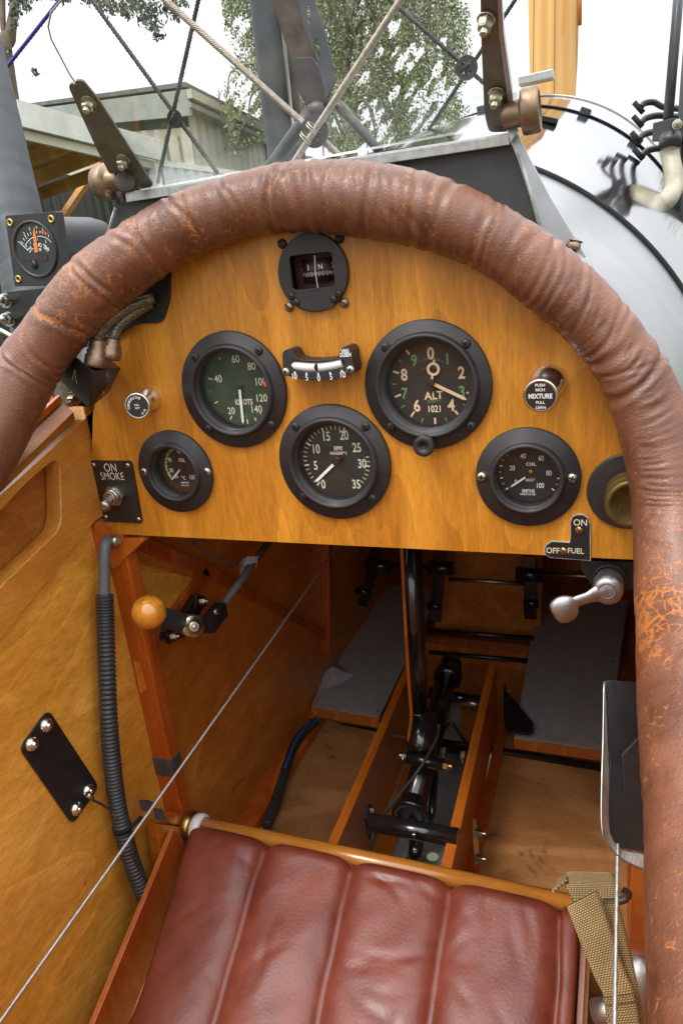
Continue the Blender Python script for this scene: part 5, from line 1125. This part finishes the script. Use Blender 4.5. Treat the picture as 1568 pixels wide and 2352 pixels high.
# right hand strut, clamp, beige pipe, hoses
t = thing('right_strut', D(1540,700,.9), 'dark slim cabane strut at the far right edge with a black clamp', 'strut')
m = MB(); m.tube([D(1562,-90,.92), D(1553,40,.92), D(1531,296,.92)], .0088, 16, ell=(1,.7)); m.build('upper_strut', M['strut_dark'], t)
m = MB(); m.tube([D(1600,-60,.95), D(1580,200,.95), D(1566,420,.95), D(1552,620,.95)], .0105, 16); m.build('lower_strut', M['strut_dark'], t)
m = MB(); m.bar(D(1518,299,.91), D(1590,298,.93), .030, .022); m.build('clamp', M['black'], t, .0015)
hexnut(D(1554,286,.89), .005, .007, M['beige'], t, (0,-1,.2), 'bolt')
t = thing('beige_pipe', D(1500,450,.9), 'beige bent pipe dropping from the black clamp to the cowling side', 'pipe')
m = MB(); m.tube(catmull([D(1536,300,.915), D(1537,350,.915), D(1546,400,.91), D(1546,430,.90), D(1530,460,.88), D(1500,478,.87), D(1480,500,.86)], 8), .0112, 20); m.build('pipe', M['beige'], t)
m = MB(); m.bar(D(1494,478,.85), D(1506,500,.85), .016, .012, CF); m.bar(D(1485,468,.86), D(1496,480,.86), .014, .010, CF); m.build('clip', M['hole'], t, .001)
m = MB(); m.tube([D(1538,312,.905), D(1538,336,.905)], .0135, 18); m.build('ferrule', M['strut_dark'], t)
src = None
for i, (x0, y0) in enumerate(((1462,243),(1460,275),(1456,312),(1462,350))):
    dp_ = 1.02-.02*i
    pts = [(x0+8,y0+3),(x0+18,y0-6),(x0+38,y0-8-i),(x0+58,y0+2-i*1.0),(x0+85,y0+6-i),(x0+130,y0+8)] if i == 0 else [(x0+10,y0+8),(x0+22,y0-3),(x0+44,y0-9),(x0+66,y0-9),(x0+100,y0-6),(x0+130,y0-4)]
    t = thing('ignition_lead', D(x0+30, y0, dp_), ['uppermost', 'second', 'third', 'lowest'][i]+' of four curved dark ignition leads right of the cowling', 'lead', 'ignition leads beside the cowling')
    m = MB(); m.tube(catmull([D(x, y, dp_) for x, y in pts], 6), .0042, 12); m.build('hose', M['strut_dark'], t)
    a, b = D(x0-7, y0-8, dp_), D(x0+14, y0+16, dp_); m = MB(); m.tube([a, b], .0036, 12); m.build('clip', M['hole'], t)
# ================================================================ WINDSCREEN
t = thing('windscreen', (0,.035,.28), 'clear raked perspex windscreen in brown metal brackets on an aluminium sill', 'windscreen')
wp, wn_ = (0,.030,.283), Vector((0,.64,.77)).normalized()
# sill: L section along the base
s0, s1 = PY(306,447,.034), PY(1175,313,.034)
m = MB(); m.bar(s0+Vector((0,-.003,.0005)), s1+Vector((0,-.003,.0005)), .013, .0016); m.build('sill_flange', M['cast'], t, .0004)
m = MB(); m.bar(s0+Vector((0,-.0098,-.0028)), s1+Vector((0,-.0098,-.0028)), .0016, .0062); m.build('sill_lip', M['steel'], t, .0004)
m = MB(); m.prism([PY(*k, v=.030) for k in ((298,452),(1172,326),(1250,520),(1215,640),(300,640),(243,548),(262,480))], (0,.002,0)); m.build('fairing', M['fairing'], t)
m = MB(); m.prism([PY(*k, v=.0275) for k in ((1168,300),(1186,298),(1196,325),(1262,450),(1345,588),(1330,600),(1238,522),(1176,330))], (0,.002,0)); m.build('side_flange', M['alu'], t, .0004)
m = MB(); m.tube([PY(x, y, .027) for x, y in ((1190,350),(1214,430),(1238,518))], .0011, 8); m.build('edge_strip', M['edge'], t)
m = MB(); m.tube([PY(x, y, .027) for x, y in ((265,478),(258,500),(246,545))], .0010, 8); m.build('edge_strip', M['edge'], t)
screw(PY(1317,562,.026), .0046, M['bronze'], t, (.5,-.5,.7), 'slot')
def WP(x, y, dn=0): return PL(x, y, Vector(wp)+wn_*dn, wn_)
ps = [WP(*k) for k in ((322,440),(300,400),(230,275),(160,170),(118,90),(111,62),(118,28),(140,2),(175,-25),(260,-60),(1080,-160),(1120,-120),(1135,0),(1150,290))]
m = MB(); m.prism(ps, wn_*.0022); m.build('perspex_sheet', M['perspex'], t)
m = MB(); m.tube(ps[2:11], .00055, 6); m.build('perspex_edge', M['glass_edge'] if 'glass_edge' in M else plain('perspex_rim', (.30,.33,.32), .3), t)
def bracket(face, side_, name='bracket'):
    a = [WP(x, y, -.003) for x, y in face]; m = MB(); m.prism(rpoly(a, .004), -wn_*.0018); b = m.build(name, M['bare_bracket'], t, .0004); return b
# left bracket: two flat bars either side of the perspex
bracket([(172,190),(178,179),(192,181),(226,222),(356,424),(318,432),(262,350),(196,236)], 0)
bracket([(159,196),(165,184),(184,206),(254,336),(312,432),(304,456),(268,425),(222,335)], 0, 'inner_bracket')
for k in ((205,234),(284,366)):
    p = WP(*k, -.005); hexnut(p, .0042, .0060, M['zinc'], t, -wn_, 'bolt'); 
# right bracket
bracket([(1102,-60),(1142,-60),(1148,60),(1168,210),(1172,298),(1122,300),(1112,255),(1105,90)], 0)
m = MB(); m.prism([WP(*k, -.001) for k in ((1142,-60),(1152,-60),(1158,60),(1178,205),(1184,296),(1172,298),(1166,205),(1147,60))], -wn_*.006); m.build('edge_bar', M['alu'], t, .0004)
for k in ((1116,44),(1140,214)): hexnut(WP(*k, -.005), .0043, .0065, M['zinc'], t, -wn_+Vector((-.15,0,-.3)), 'bolt')
def knob(p, ax, rr_, label):
    m = MB(); m.lathe(p, ax, [(rr_*.55,-.008),(rr_*.62,-.006),(rr_*.62,.002),(rr_*.7,.003),(rr_,.0035),(rr_*1.04,.005),(rr_*1.04,.0125),(rr_,.014),(rr_*.84,.0142),(rr_*.80,.011),(rr_*.35,.0105),(.0001,.0105)], 72, rfun=lambda a, h: 1+.02*math.cos(36*a) if .004 < h < .0135 else 1); return m.build('thumb_knob', M['bronze'], t)
knob(PY(1184,262,.012), (1,.02,.06), .0122, ''); knob(PY(262,415,.020), (-1,.15,.0), .0125, '')
m = MB(); m.lathe(PY(288,418,.012), (.45,-.85,.2), [(.0078,0),(.0078,.0012),(.0070,.0016),(.0001,.0016)], 28); m.build('washer', M['rust'], t)
m = MB(); m.prism([PY(*k, v=.026) for k in ((1172,215),(1186,212),(1192,300),(1176,330),(1166,300))], (0,-.006,0)); m.build('lug', M['alu'], t, .0006)

# ================================================================ STRUTS AND WIRES AHEAD OF THE SCREEN
t = thing('left_strut', D(60,700,.72), 'broad grey fabric covered strut rising at the left edge', 'strut')
def strip(pts, r, ell, name, mat, seg=28): 
    m = MB(); m.tube(pts, r, seg, ell=ell); return m.build(name, M[mat], t)
base = [D(-82,0,.78), D(-34,200,.76), D(31,480,.74), D(70,650,.73), D(98,780,.72)]
m = MB(); ptsf = catmull(base, 30); rf = [.0275+.0007*noise.noise(Vector((0,0,i*.22)))+(.0004 if i % 17 == 0 else 0) for i in range(len(ptsf))]; m.tube([D(-106,-100,.785)]+ptsf, [.0275]+rf, 32); m.build('fabric_wrap', M['strut_grey'], t)
t = thing('centre_strut', PY(650,360,.45), 'dark grey streamlined cabane strut left of the perforated channel', 'strut')
m = MB(); m.tube([PY(606,-60,.42), PY(613,0,.42), PY(650,330,.42), PY(656,400,.42)], .0205, 24, ell=(1,1)); m.build('fairing', M['strut_grey'], t)
m = MB(); m.tube([PY(650,-60,.41), PY(655,0,.41), PY(688,330,.41), PY(694,390,.41)], .0058, 14); m.build('trailing_edge', M['strut_dark'], t)
m = MB(); m.tube([PY(638,-60,.40), PY(643,0,.40), PY(676,330,.40)], .0022, 8); m.build('seam', M['alu'], t)
t = thing('perforated_channel', PY(720,240,.3), 'dark metal channel strut with round holes and a forked foot, behind the screen', 'strut')
def q3(pts, v, dy, name, mat, bev=.0006):
    m = MB(); m.prism([PY(*k, v=v) for k in pts], (0,dy,0)); return m.build(name, M[mat], t, bev)
q3([(612,-60),(676,-60),(686,0),(698,60),(715,104),(729,144),(741,190),(750,232),(748,262),(720,268),(700,240),(680,200),(669,136),(651,90),(626,0)], .300, .004, 'channel_web', 'rust')
web = [(676,-60),(710,-60),(723,0),(745,70),(761,130),(771,176),(769,192),(752,225),(745,210),(741,190),(729,144),(715,104),(698,60),(686,0)]
hz_ = [circ(PY(x, y, .292).x, PY(x, y, .292).z, .0052, 20) for x, y in ((711,32),(731,112),(700,-40))]
hz_ = [[(PY(x, y, .292).x+math.cos(a)*.0036*.62-.0*0, PY(x, y, .292).z+math.sin(a)*.0085) for a in [2*math.pi*k/20 for k in range(20)]] for x, y in ((709,34),(730,112))]
plate([(p.x, p.z) for p in [PY(*k, v=.292) for k in web]], hz_, (0,.292,0), (1,0,0), (0,0,1), .003, 'perforated_flange', M['strut_grey'], t, .0003)
q3([(668,132),(716,131),(729,150),(741,190),(748,232),(709,233),(693,216),(679,182)], .294, .003, 'wrap_plate', 'strut_dark')
m = MB(); m.tube([PY(722,262,.295), PY(690,300,.295), PY(640,368,.295), PY(610,405,.295)], [.0120,.0100,.0092,.0092], 18); m.build('fork_leg', M['strut_dark'], t)
m = MB(); m.tube([PY(752,236,.295), PY(770,232,.29), PY(858,332,.285), PY(880,358,.285)], [.006,.0052,.0046,.0046], 14); m.build('fork_leg', M['strut_dark'], t)
m = MB(); m.ball(PY(728,262,.295), .0125, (1.2,.6,1.0)); m.build('fork_head', M['strut_dark'], t)
hexnut(PY(776,218,.280), .0042, .005, M['bronze'], t, (.5,-.85,0), 'bolt')
A_, B_ = PY(368,-10,.20), PY(790,366,.20); twisted(A_, B_, .0031, 17, 'cable_brown', 'bracing_cable', 'thick twisted steel cable sloping from upper left down behind the windscreen', grp='bracing cables')
A_, B_ = PY(926,-10,.185), PY(672,378,.185); twisted(A_, B_, .0031, 17, 'cable_brown', 'bracing_cable', 'thick twisted steel cable sloping from upper centre right, crossing in front of the disc', grp='bracing cables')
t = thing('cable_disc', PY(722,302,.192), 'round dark disc clamping the two thick twisted cables where they cross', 'disc')
pc = PY(722,302,.193); plate(circ(pc.x, pc.z, .0136, 40), [circ(pc.x-.0048, pc.z+.0015, .0017, 12), circ(pc.x+.0052, pc.z+.0045, .0017, 12), circ(pc.x+.0018, pc.z-.0065, .0017, 12)], (0,.193,0), (1,0,0), (0,0,1), .002, 'disc', M['strut_dark'], t, .0002)
for f in (.0045,-.0055):
    dv = (B_-A_).normalized(); pq = pc+dv*(-f)+Vector((0,-.008,0)); s1, s2, _ = frame(dv)
    m = MB(); m.tube([pq+(s1*math.cos(a)+s2*math.sin(a))*.0062+dv*(a*.00035) for a in [k*.5 for k in range(26)]], .0006, 6); m.build('lashing', M['zinc'], t)
def wire(a, b, y, r, mat, label, name='bracing_wire', grp='thin bracing wires'):
    m = MB(); p, q = PY(*a, v=y), PY(*b, v=y); n = 60; s1, s2, d = frame(q-p)
    for k in range(3):
        m.tube([p+(q-p)*(i/n)+(s1*math.cos(2*math.pi*(k/3+i/2.2))+s2*math.sin(2*math.pi*(k/3+i/2.2)))*r*.35 for i in range(n+1)], r*.68, 6)
    tag(m.build(name, M[mat]), label, 'wire', grp)
wire((204,-10),(500,398),.36,.0031,'cable_dark','thin dark wire running down right across the left half of the sky')
wire((458,-10),(362,420),.37,.0031,'cable_dark','thin dark wire running steeply down left past the barn corner')
wire((884,-10),(1112,192),.52,.0031,'cable_dark','thin dark wire running down right from the birch tree to the right screen bracket')
wire((1190,-12),(968,322),.53,.0031,'cable_dark','thin dark wire running down left in front of the birch tree to the cowling')
wire((146,-10),(18,152),.55,.0034,'purple','thin violet wire at the upper left corner')
def disc(px, y, r, label, n=0):
    p = PY(*px, v=y); t = thing('wire_disc', p, label, 'disc', 'small wire crossing discs')
    plate(circ(p.x, p.z, r, 28), [circ(p.x+math.cos(a)*r*.5, p.z+math.sin(a)*r*.5, r*.16, 8) for a in (.8,2.2,3.9,5.4)], (0,y,0), (1,0,0), (0,0,1), .003, 'disc', M['hole'] if not n else M['black'], t)
    m = MB(); m.tube([p+Vector((-r*.5,-.004,-.004)), p+Vector((r*.5,-.004,.006))], .0015, 6); m.build('lashing', M['cable_dark'], t)
disc((401,272), .355, .0095, 'small dark disc where two thin wires cross left of centre'); disc((1071,156), .515, .0135, 'small dark perforated disc where two thin wires cross beside the right bracket', 1)

# ================================================================ HEAD TEMPERATURE GAUGE OUTSIDE
t = thing('head_temperature_gauge', PY(90,650,.0), 'square black gauge with orange needle outside the cockpit at upper left', 'gauge')
c = C(0,600,4.9)
GF = lambda x, y, v=.010: PY(*c(x, y), v=v)
f4 = [GF(75,155), GF(800,92), GF(925,965), GF(960,1160), GF(215,1172)]
f4 = [GF(75,155), GF(800,92), GF(945,1155), GF(215,1172)]
m = MB(); m.prism(rpoly(f4, .0015), (0,.009,0)); m.build('case', M['bezel'], t, .0003)
cx = GF(510,620); m = MB(); rb_ = (GF(800,620)-GF(190,620)).length/2*.98
cz = GF(510,640); m.lathe(cz+Vector((.0,-.0001,0)), NY, [(rb_+.001,0),(rb_+.0008,.0012),(rb_-.0008,.0016),(rb_-.0014,.0004),(rb_-.0016,.0002)], 64); m.build('rim', M['bezel'], t)
m = MB(); m.lathe(cz+Vector((.0,.0000,0)), NY, [(rb_-.0010,.0002),(.0001,.0002)], 64, sm=False, cap1=True); d = m.build('dial', M['dial_green'] if False else plain('dial_grey_green', (.020,.028,.022), .35), t)
q = TX(); yq = .010-.0005; Pq = lambda x, y: GF(x, y, yq)
for i, ch in enumerate('CYL HEAD TEMP'): 
    a = -56+i*9.3; q.add(ch, Pq(560+165*math.sin(R(a)), 760-185*math.cos(R(a))), .0036, bold=.03, rot=a*.75, sx=.7)
q.add('X100', Pq(562,645), .0026, bold=.03, sx=.7)
for s, x, y in (('2',350,412),('3',428,345),('4',525,325),('5',618,345),('1',440,545),('2',540,490),('3',660,525),('0',378,582)): q.add(s, Pq(x,y), .0027, bold=.02, sx=.8, rot=8*((x-500)/200))
for a, b in (((268,522),(435,682)),((360,435),(392,488)),((335,480),(360,512)),((308,525),(340,560)),((398,410),(418,448)),((440,390),(452,425)),((528,370),(536,415)),((615,375),(618,418)),((575,372),(580,405)),((655,392),(655,425)),((705,430),(698,465))): q.mark(Pq(*a), Pq(*b), .0006)
arc_pts = [(365,590),(400,530),(440,490),(490,462),(550,450),(610,455),(660,470),(705,500),(735,540)]
for a, b in zip(arc_pts, arc_pts[1:]): q.mark(Pq(*a), Pq(*b), .0005)
q.build('lettering', M['white'], d)
q = TX()
for a, b in zip([(578,382),(620,385),(660,395),(702,428)], [(620,385),(660,395),(702,428),(708,435)]): q.mark(Pq(*a), Pq(*b), .0014)
q.build('red_arc', M['red'], d)
q = TX(); q.v += [GF(492,312,.0088), GF(512,400,.0088), GF(548,680,.0088), GF(498,685,.0088), GF(480,400,.0088)]; q.f.append([0,1,2,3,4]); q.build('needle', M['orange'], t)
m = MB(); m.prism([GF(x, y, .0096) for x, y in ((320,740),(380,710),(470,700),(560,700),(640,718),(690,745),(690,800),(320,800))], (0,-.0004,0)); m.build('lower_mask', M['bezel'], t)
screw(GF(495,858,.0096), .0034, M['bezel'], t, kind='slot', rot=80)
for k in ((152,255),(742,205),(272,1065),(858,1030)):
    p = GF(*k); m = MB(); m.lathe(p+Vector((0,-.0002,0)), NY, [(.0030,-.0008),(.0030,.0006),(.0018,.0010),(.0016,-.0006),(.0001,-.0006)], 24); m.build('corner_bush', M['brass'], t)
pc0 = GF(540,590,.019); m = MB(); rr_ = .0222; m.lathe(pc0+Vector((.004,0,.000)), (0,1,0), [(rr_,0),(rr_,.062),(rr_*.9,.075),(rr_*.6,.082),(.0001,.083)], 48); m.build('can', M['black'], t)
t = thing('nut_plate', PY(30,740,.0), 'black plate with two domed nuts beside the roll below the outside gauge', 'plate')
m = MB(); m.prism(rpoly([PY(*k, v=.004) for k in ((0,672),(160,655),(110,760),(38,760),(10,738),(-2,700))], .003), (0,.003,0)); m.build('plate', M['box_black'], t, .0004)
for k in ((15,690),(22,733)):
    p = PY(*k, v=.004); m = MB(); m.lathe(p, (.25,-.95,.1), [(.0062,0),(.0062,.0012)], 20, cap1=True); m.lathe(p, (.25,-.95,.1), [(.0052,.001),(.0052,.006),(.0040,.0078)], 6, sm=False, cap1=True); m.lathe(p, (.25,-.95,.1), [(.0036,.0074),(.0034,.0105),(.0022,.0125),(.0001,.0130)], 20); m.build('domed_nut', M['steel'], t)
m = MB(); m.tube(catmull([PY(-40,742,.02), PY(5,760,.02), PY(40,780,.02), PY(80,800,.03)], 5), .0020, 10); tag(m.build('loose_wire', M['cable']), 'pale thin wire beside the domed nuts at the left edge', 'wire')

# ================================================================ BACKGROUND BUILDINGS
def colwall(p, q, ztop0, ztop1, zb, mat, name, parent, pitch=.20, amp=.02, th_=.05):
    """ribbed metal wall from p to q in plan"""
    p, q = Vector((p.x, p.y, 0)), Vector((q.x, q.y, 0)); Ln = (q-p).length; d = (q-p).normalized(); nn = Vector((d.y, -d.x, 0)); n = max(2, int(Ln/pitch)*4)
    vs, fs = [], []; offs = [0, 0, amp, amp]
    for i in range(n+1):
        u = i/n; a = p+(q-p)*u+nn*offs[i % 4]; vs += [(a.x, a.y, zb), (a.x, a.y, ztop0+(ztop1-ztop0)*u)]
    for i in range(n): fs.append((2*i, 2*i+2, 2*i+3, 2*i+1))
    me = bpy.data.meshes.new(name); me.from_pydata(vs, [], fs); me.update(); o = link(name, me, M[mat], parent)
    md = None; return o
ZB = -1.75
t = thing('barn', D(430,400,15), 'large pale green metal clad barn with moss grey flat roof, beyond the windscreen', 'building')
cr, lf, rg = D(428,205,14.0), D(60,248,17.5), D(690,335,21.0)
crb_ = D(430,262,14.0)
out = (Vector((lf.x, lf.y, 0))-Vector((cr.x, cr.y, 0))).normalized(); out2 = (Vector((rg.x, rg.y, 0))-Vector((cr.x, cr.y, 0))).normalized()
ins = (out+out2).normalized()*.35
ztc, ztl, ztr = cr.z, D(60,252,17.5).z, D(690,333,21.0).z
def slab(a, b, za, zb_, h, th_, mat, name):
    a, b = Vector((a.x, a.y, 0)), Vector((b.x, b.y, 0)); d = (b-a).normalized(); nn = Vector((d.y, -d.x, 0))*th_; m = MB()
    m.hexa([a+Vector((0,0,za-h)), b+Vector((0,0,zb_-h)), b+nn+Vector((0,0,zb_-h)), a+nn+Vector((0,0,za-h)), a+Vector((0,0,za)), b+Vector((0,0,zb_)), b+nn+Vector((0,0,zb_)), a+nn+Vector((0,0,za))]); return m.build(name, M[mat], t)
slab(cr, lf, ztc, ztl, cr.z-crb_.z, .06, 'bldg_green', 'fascia'); slab(cr, rg, ztc, ztr, .16, .10, 'bldg_cream', 'gutter_board'); slab(cr+Vector((0,0,0)), rg, ztc-.22, ztr-.22, .10, .05, 'bldg_green', 'gutter')
cw = cr+ins; colwall(cw, rg+ins, ztc-.2, ztr-.2, ZB, 'bldg_cream', 'side_wall', t, .42, .05); colwall(lf+ins, cw, ztl-.6, ztc-.6, ZB, 'bldg_cream', 'front_wall', t, .42, .05)
back = lf+(rg-cr); m = MB(); q4 = [Vector((cr.x,cr.y,ztc+.05)), Vector((rg.x,rg.y,ztr+.05)), Vector((back.x,back.y,max(ztr,ztl)+.1)), Vector((lf.x,lf.y,ztl+.05))]; m.prism(q4, (0,0,.08)); m.build('roof', M['roof_grey'], t)
slab(cw+(crb_-cr)*0, lf+ins, ztc-.75, ztl-.75, .5, .03, 'bldg_green', 'window_band')
p = D(608,318,18.5); m = MB(); m.tube([Vector((p.x,p.y,ZB)), Vector((p.x,p.y,ztr+.3))], .07, 8); m.build('downpipe', M['strut_dark'], t)

t = thing('open_shed', D(200,500,9), 'open fronted timber shed with pale fascia and grey corrugated wall, left', 'shed')
fa, fb = D(-60,205,6.6), D(362,322,8.6); fh = fb.z-D(362,374,8.6).z
slab(fa, fb, fa.z, fb.z, fh*.92, .05, 'white_fascia', 'fascia')
fd = (Vector((fb.x, fb.y, 0))-Vector((fa.x, fa.y, 0))).normalized(); fn = Vector((-fd.y, fd.x, 0)); 
if fn.dot(CF) < 0: fn = -fn
yb_, zlo = None, min(fa.z, fb.z)-fh
slab(fa+fn*.06, fb+fn*.06, fa.z-fh*.95, fb.z-fh*.95, .09, .05, 'bldg_cream', 'beam')
for i in range(5):
    a = fa+(fb-fa)*((i+.4)/5); b = a+fn*2.8; m = MB(); za = a.z-fh*.9; m.bar(Vector((a.x,a.y,za))+fn*.1, Vector((b.x,b.y,za-.25)), .06, .14); m.build('rafter', M['shed_wood'], t)
m = MB(); m.prism([Vector((p.x, p.y, fa.z-.02 if k in (0,3) else fb.z-.02)) for k, p in enumerate((fa, fb, fb+fn*3.0, fa+fn*3.0))], (0,0,-.05)); m.build('roof_board', M['shed_wood'], t)
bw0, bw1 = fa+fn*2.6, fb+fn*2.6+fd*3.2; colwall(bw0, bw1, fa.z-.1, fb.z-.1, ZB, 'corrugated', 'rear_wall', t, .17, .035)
bb = bw0+fn*-.08; m = MB(); m.bar(D(238,362,10.2), D(140,505,10.0), .07, .12, CF); m.build('diagonal_brace', M['shed_wood'], t)
pb = D(352,374,8.6); m = MB(); m.bar(Vector((pb.x,pb.y,ZB)), Vector((pb.x,pb.y,fb.z-fh)), .10, .10, (0,1,0)); m.build('post', M['white_fascia'], t)
t = thing('low_annexe', D(470,400,11.5), 'low annexe of pale corrugated sheet in front of the barn', 'building')
a, b = D(372,374,10.8), D(600,405,13.2); colwall(a, b, a.z, b.z, ZB, 'white_sheet', 'front_wall', t, .24, .03); slab(a, b, a.z+.03, b.z+.03, .08, .04, 'white_fascia', 'capping')
m = MB(); dd2 = (b-a).normalized(); nb = Vector((-dd2.y, dd2.x, 0)); nb = nb if nb.dot(CF) > 0 else -nb; m.prism([a, b, b+nb*2, a+nb*2], (0,0,-.04)); m.build('roof', M['roof_grey'], t)

# ================================================================ TREES
def leaves_mesh(pts, size, rnd, name, mat, parent, hang=.7):
    vs, fs = [], []
    for p in pts:
        s = size*rnd.uniform(.6, 1.3); a = Vector((rnd.gauss(0,1), rnd.gauss(0,1), rnd.gauss(-hang,1))).normalized(); b = a.cross(Vector((rnd.gauss(0,1), rnd.gauss(0,1), rnd.gauss(0,1)))).normalized()*.55
        k = len(vs); vs += [p-a*s, p+b*s*.8, p+a*s, p-b*s*.8]; fs.append((k, k+1, k+2, k+3))
    me = bpy.data.meshes.new(name); me.from_pydata([tuple(v) for v in vs], [], fs); me.update(); return link(name, me, M[mat], parent)
def birch():
    rnd = random.Random(11); dep = 16.; base = D(800,340,dep); gx = Vector((base.x, base.y, ZB))
    t = thing('birch_tree', gx, 'tall weeping birch tree with hanging green foliage behind the windscreen', 'tree')
    top = D(830,-420,dep); tr = [gx, gx*.5+Vector((base.x,base.y,base.z))*.5+Vector((.1,0,0)), Vector((base.x+.05,base.y,base.z)), D(790,150,dep), D(820,-100,dep), top]
    m = MB(); tc = catmull(tr, 6); m.tube(tc, [.20*(1-i/len(tc))+.02 for i in range(len(tc))], 12); m.build('trunk', M['birch_bark'], t)
    pts = []
    limbs = []
    for i in range(34):
        u = rnd.uniform(.25, .95); o_ = tc[int(u*(len(tc)-1))]; an = rnd.uniform(0, 2*math.pi); ln = rnd.uniform(1.2, 2.9)*(1.1-.4*u); e = o_+Vector((math.cos(an)*ln, math.sin(an)*ln*.8, rnd.uniform(.2, 1.4)))
        mid = (o_+e)/2+Vector((0,0,.35)); lm = catmull([o_, mid, e, e+Vector((math.cos(an)*.3, 0, -.5))], 5); limbs.append(lm)
        m = MB(); m.tube(lm, [.05*(1-k/len(lm))+.008 for k in range(len(lm))], 6); m.build('limb', M['bark'] if i % 2 else M['birch_bark'], t)
    def env(x, y): # crown outline in the view, with a ragged edge, projected on the tree's own plane
        l_ = 535+35*math.sin(y*.021)+22*math.sin(y*.083)+ (0 if y < 250 else (y-250)*.25); r_ = 1048+18*math.sin(y*.027+1)+16*math.sin(y*.09)
        return l_ < x < r_
    gaps = [(560,215,34),(575,290,40),(900,60,22),(925,140,26),(965,230,34),(1010,215,30),(985,300,40),(850,260,30),(880,300,26),(840,180,14),(780,290,16),(905,215,18),(1020,100,14),(955,120,18),(640,160,12),(870,120,12),(560,60,22),(1005,160,20)]
    for s in range(3600):
        x, y = rnd.uniform(500, 1085), rnd.uniform(-260, 330); dz = rnd.uniform(-1.8, 1.8)
        if not env(x, y): continue
        p = D(x, y, dep+dz); L0 = rnd.uniform(.35, 1.3); sway = Vector((rnd.gauss(0,.07), rnd.gauss(0,.07), 0)); nl = int(L0*42)
        for k in range(nl):
            u = k/nl; q = p+sway*u-Vector((0,0,L0*u))+Vector((rnd.gauss(0,.035), rnd.gauss(0,.035), rnd.gauss(0,.03)))
            z = (q-CAM).dot(CF); px_, py_ = 784+FPX*(q-CAM).dot(CR)/z, 1176-FPX*(q-CAM).dot(CU)/z
            if any((px_-gx_)**2+((py_-gy_)*.8)**2 < (gr*(.8+.35*math.sin(px_*.2+py_*.13)))**2 for gx_, gy_, gr in gaps) and rnd.random() < .9: continue
            if py_ > 345+20*math.sin(px_*.05): continue
            pts.append(q)
    leaves_mesh(pts, .042, rnd, 'foliage', 'birch_leaf', t)
birch()
def lefttree():
    rnd = random.Random(4); dep = 7.; t = thing('ash_tree', Vector((D(10,300,dep).x, D(10,300,dep).y, ZB)), 'dark tree with bare trunk at the upper left corner and overhanging leafy branches', 'tree')
    g = D(12,400,dep); tc = catmull([Vector((g.x, g.y, ZB)), D(25,200,dep), D(24,90,dep), D(36,0,dep), D(50,-160,dep)], 6)
    m = MB(); m.tube(tc, [.075-.045*i/len(tc) for i in range(len(tc))], 10); m.build('trunk', M['bark'], t)
    m = MB(); m.tube(catmull([D(22,140,dep), D(8,60,dep), D(6,-40,dep), D(0,-120,dep)], 5), .028, 8); m.build('limb', M['bark'], t)
    m = MB(); m.tube(catmull([D(36,-60,dep), D(180,-90,dep), D(340,-60,dep), D(450,-20,dep)], 6), .018, 8); m.build('limb', M['bark'], t)
    cl = [(130,-8,30,10),(175,-15,40,10),(215,-2,22,14),(240,8,22,16),(262,20,20,14),(290,32,12,16),(310,10,34,20),(345,25,32,22),(355,60,18,16),(365,82,12,10),(395,15,20,22),(405,35,12,14),(330,45,16,14),(150,0,14,8),(420,8,14,8),(45,0,22,12),(60,20,10,10),(70,-10,20,20),(85,170,8,4),(75,160,8,4),(40,25,12,20),(34,55,8,14),(20,110,6,8)]
    pts = []
    for x, y, sx, sy in cl:
        for k in range(int(sx*sy*.30)+6):
            pts.append(D(rnd.gauss(x, sx*.55), rnd.gauss(y, sy*.5), dep+rnd.gauss(0,.25)))
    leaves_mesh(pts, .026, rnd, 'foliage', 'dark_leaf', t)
lefttree()
# trees low on the horizon
def hedge(px, dep, wpx, ztop, label, mat, seed):
    rnd = random.Random(seed); g = D(px, 520, dep); t = thing('tree', Vector((g.x, g.y, ZB)), label, 'tree')
    m = MB(); m.tube([Vector((g.x,g.y,ZB)), Vector((g.x,g.y,ztop*.6))], [.2,.08], 8); m.build('trunk', M['bark'], t); pts = []; wd = wpx*dep/FPX
    blobs = [(rnd.uniform(-1,1)*wd*.4, rnd.uniform(-1,1)*wd*.3, ZB+.8+rnd.random()*(ztop-ZB-1.2), rnd.uniform(.25,.5)*wd*.5) for _ in range(14)]
    for bx, by, bz, br in blobs:
        for k in range(320):
            v = Vector((rnd.gauss(0,1), rnd.gauss(0,1), rnd.gauss(0,1))).normalized()*br*rnd.uniform(.6,1.05); pts.append(Vector((g.x+bx, g.y+by, bz))+v)
    leaves_mesh(pts, .09, rnd, 'foliage', mat, t, 0)
hedge(1680, 22., 330, 3.2, 'round green tree low on the horizon right of the cowling', 'birch_leaf', 21)
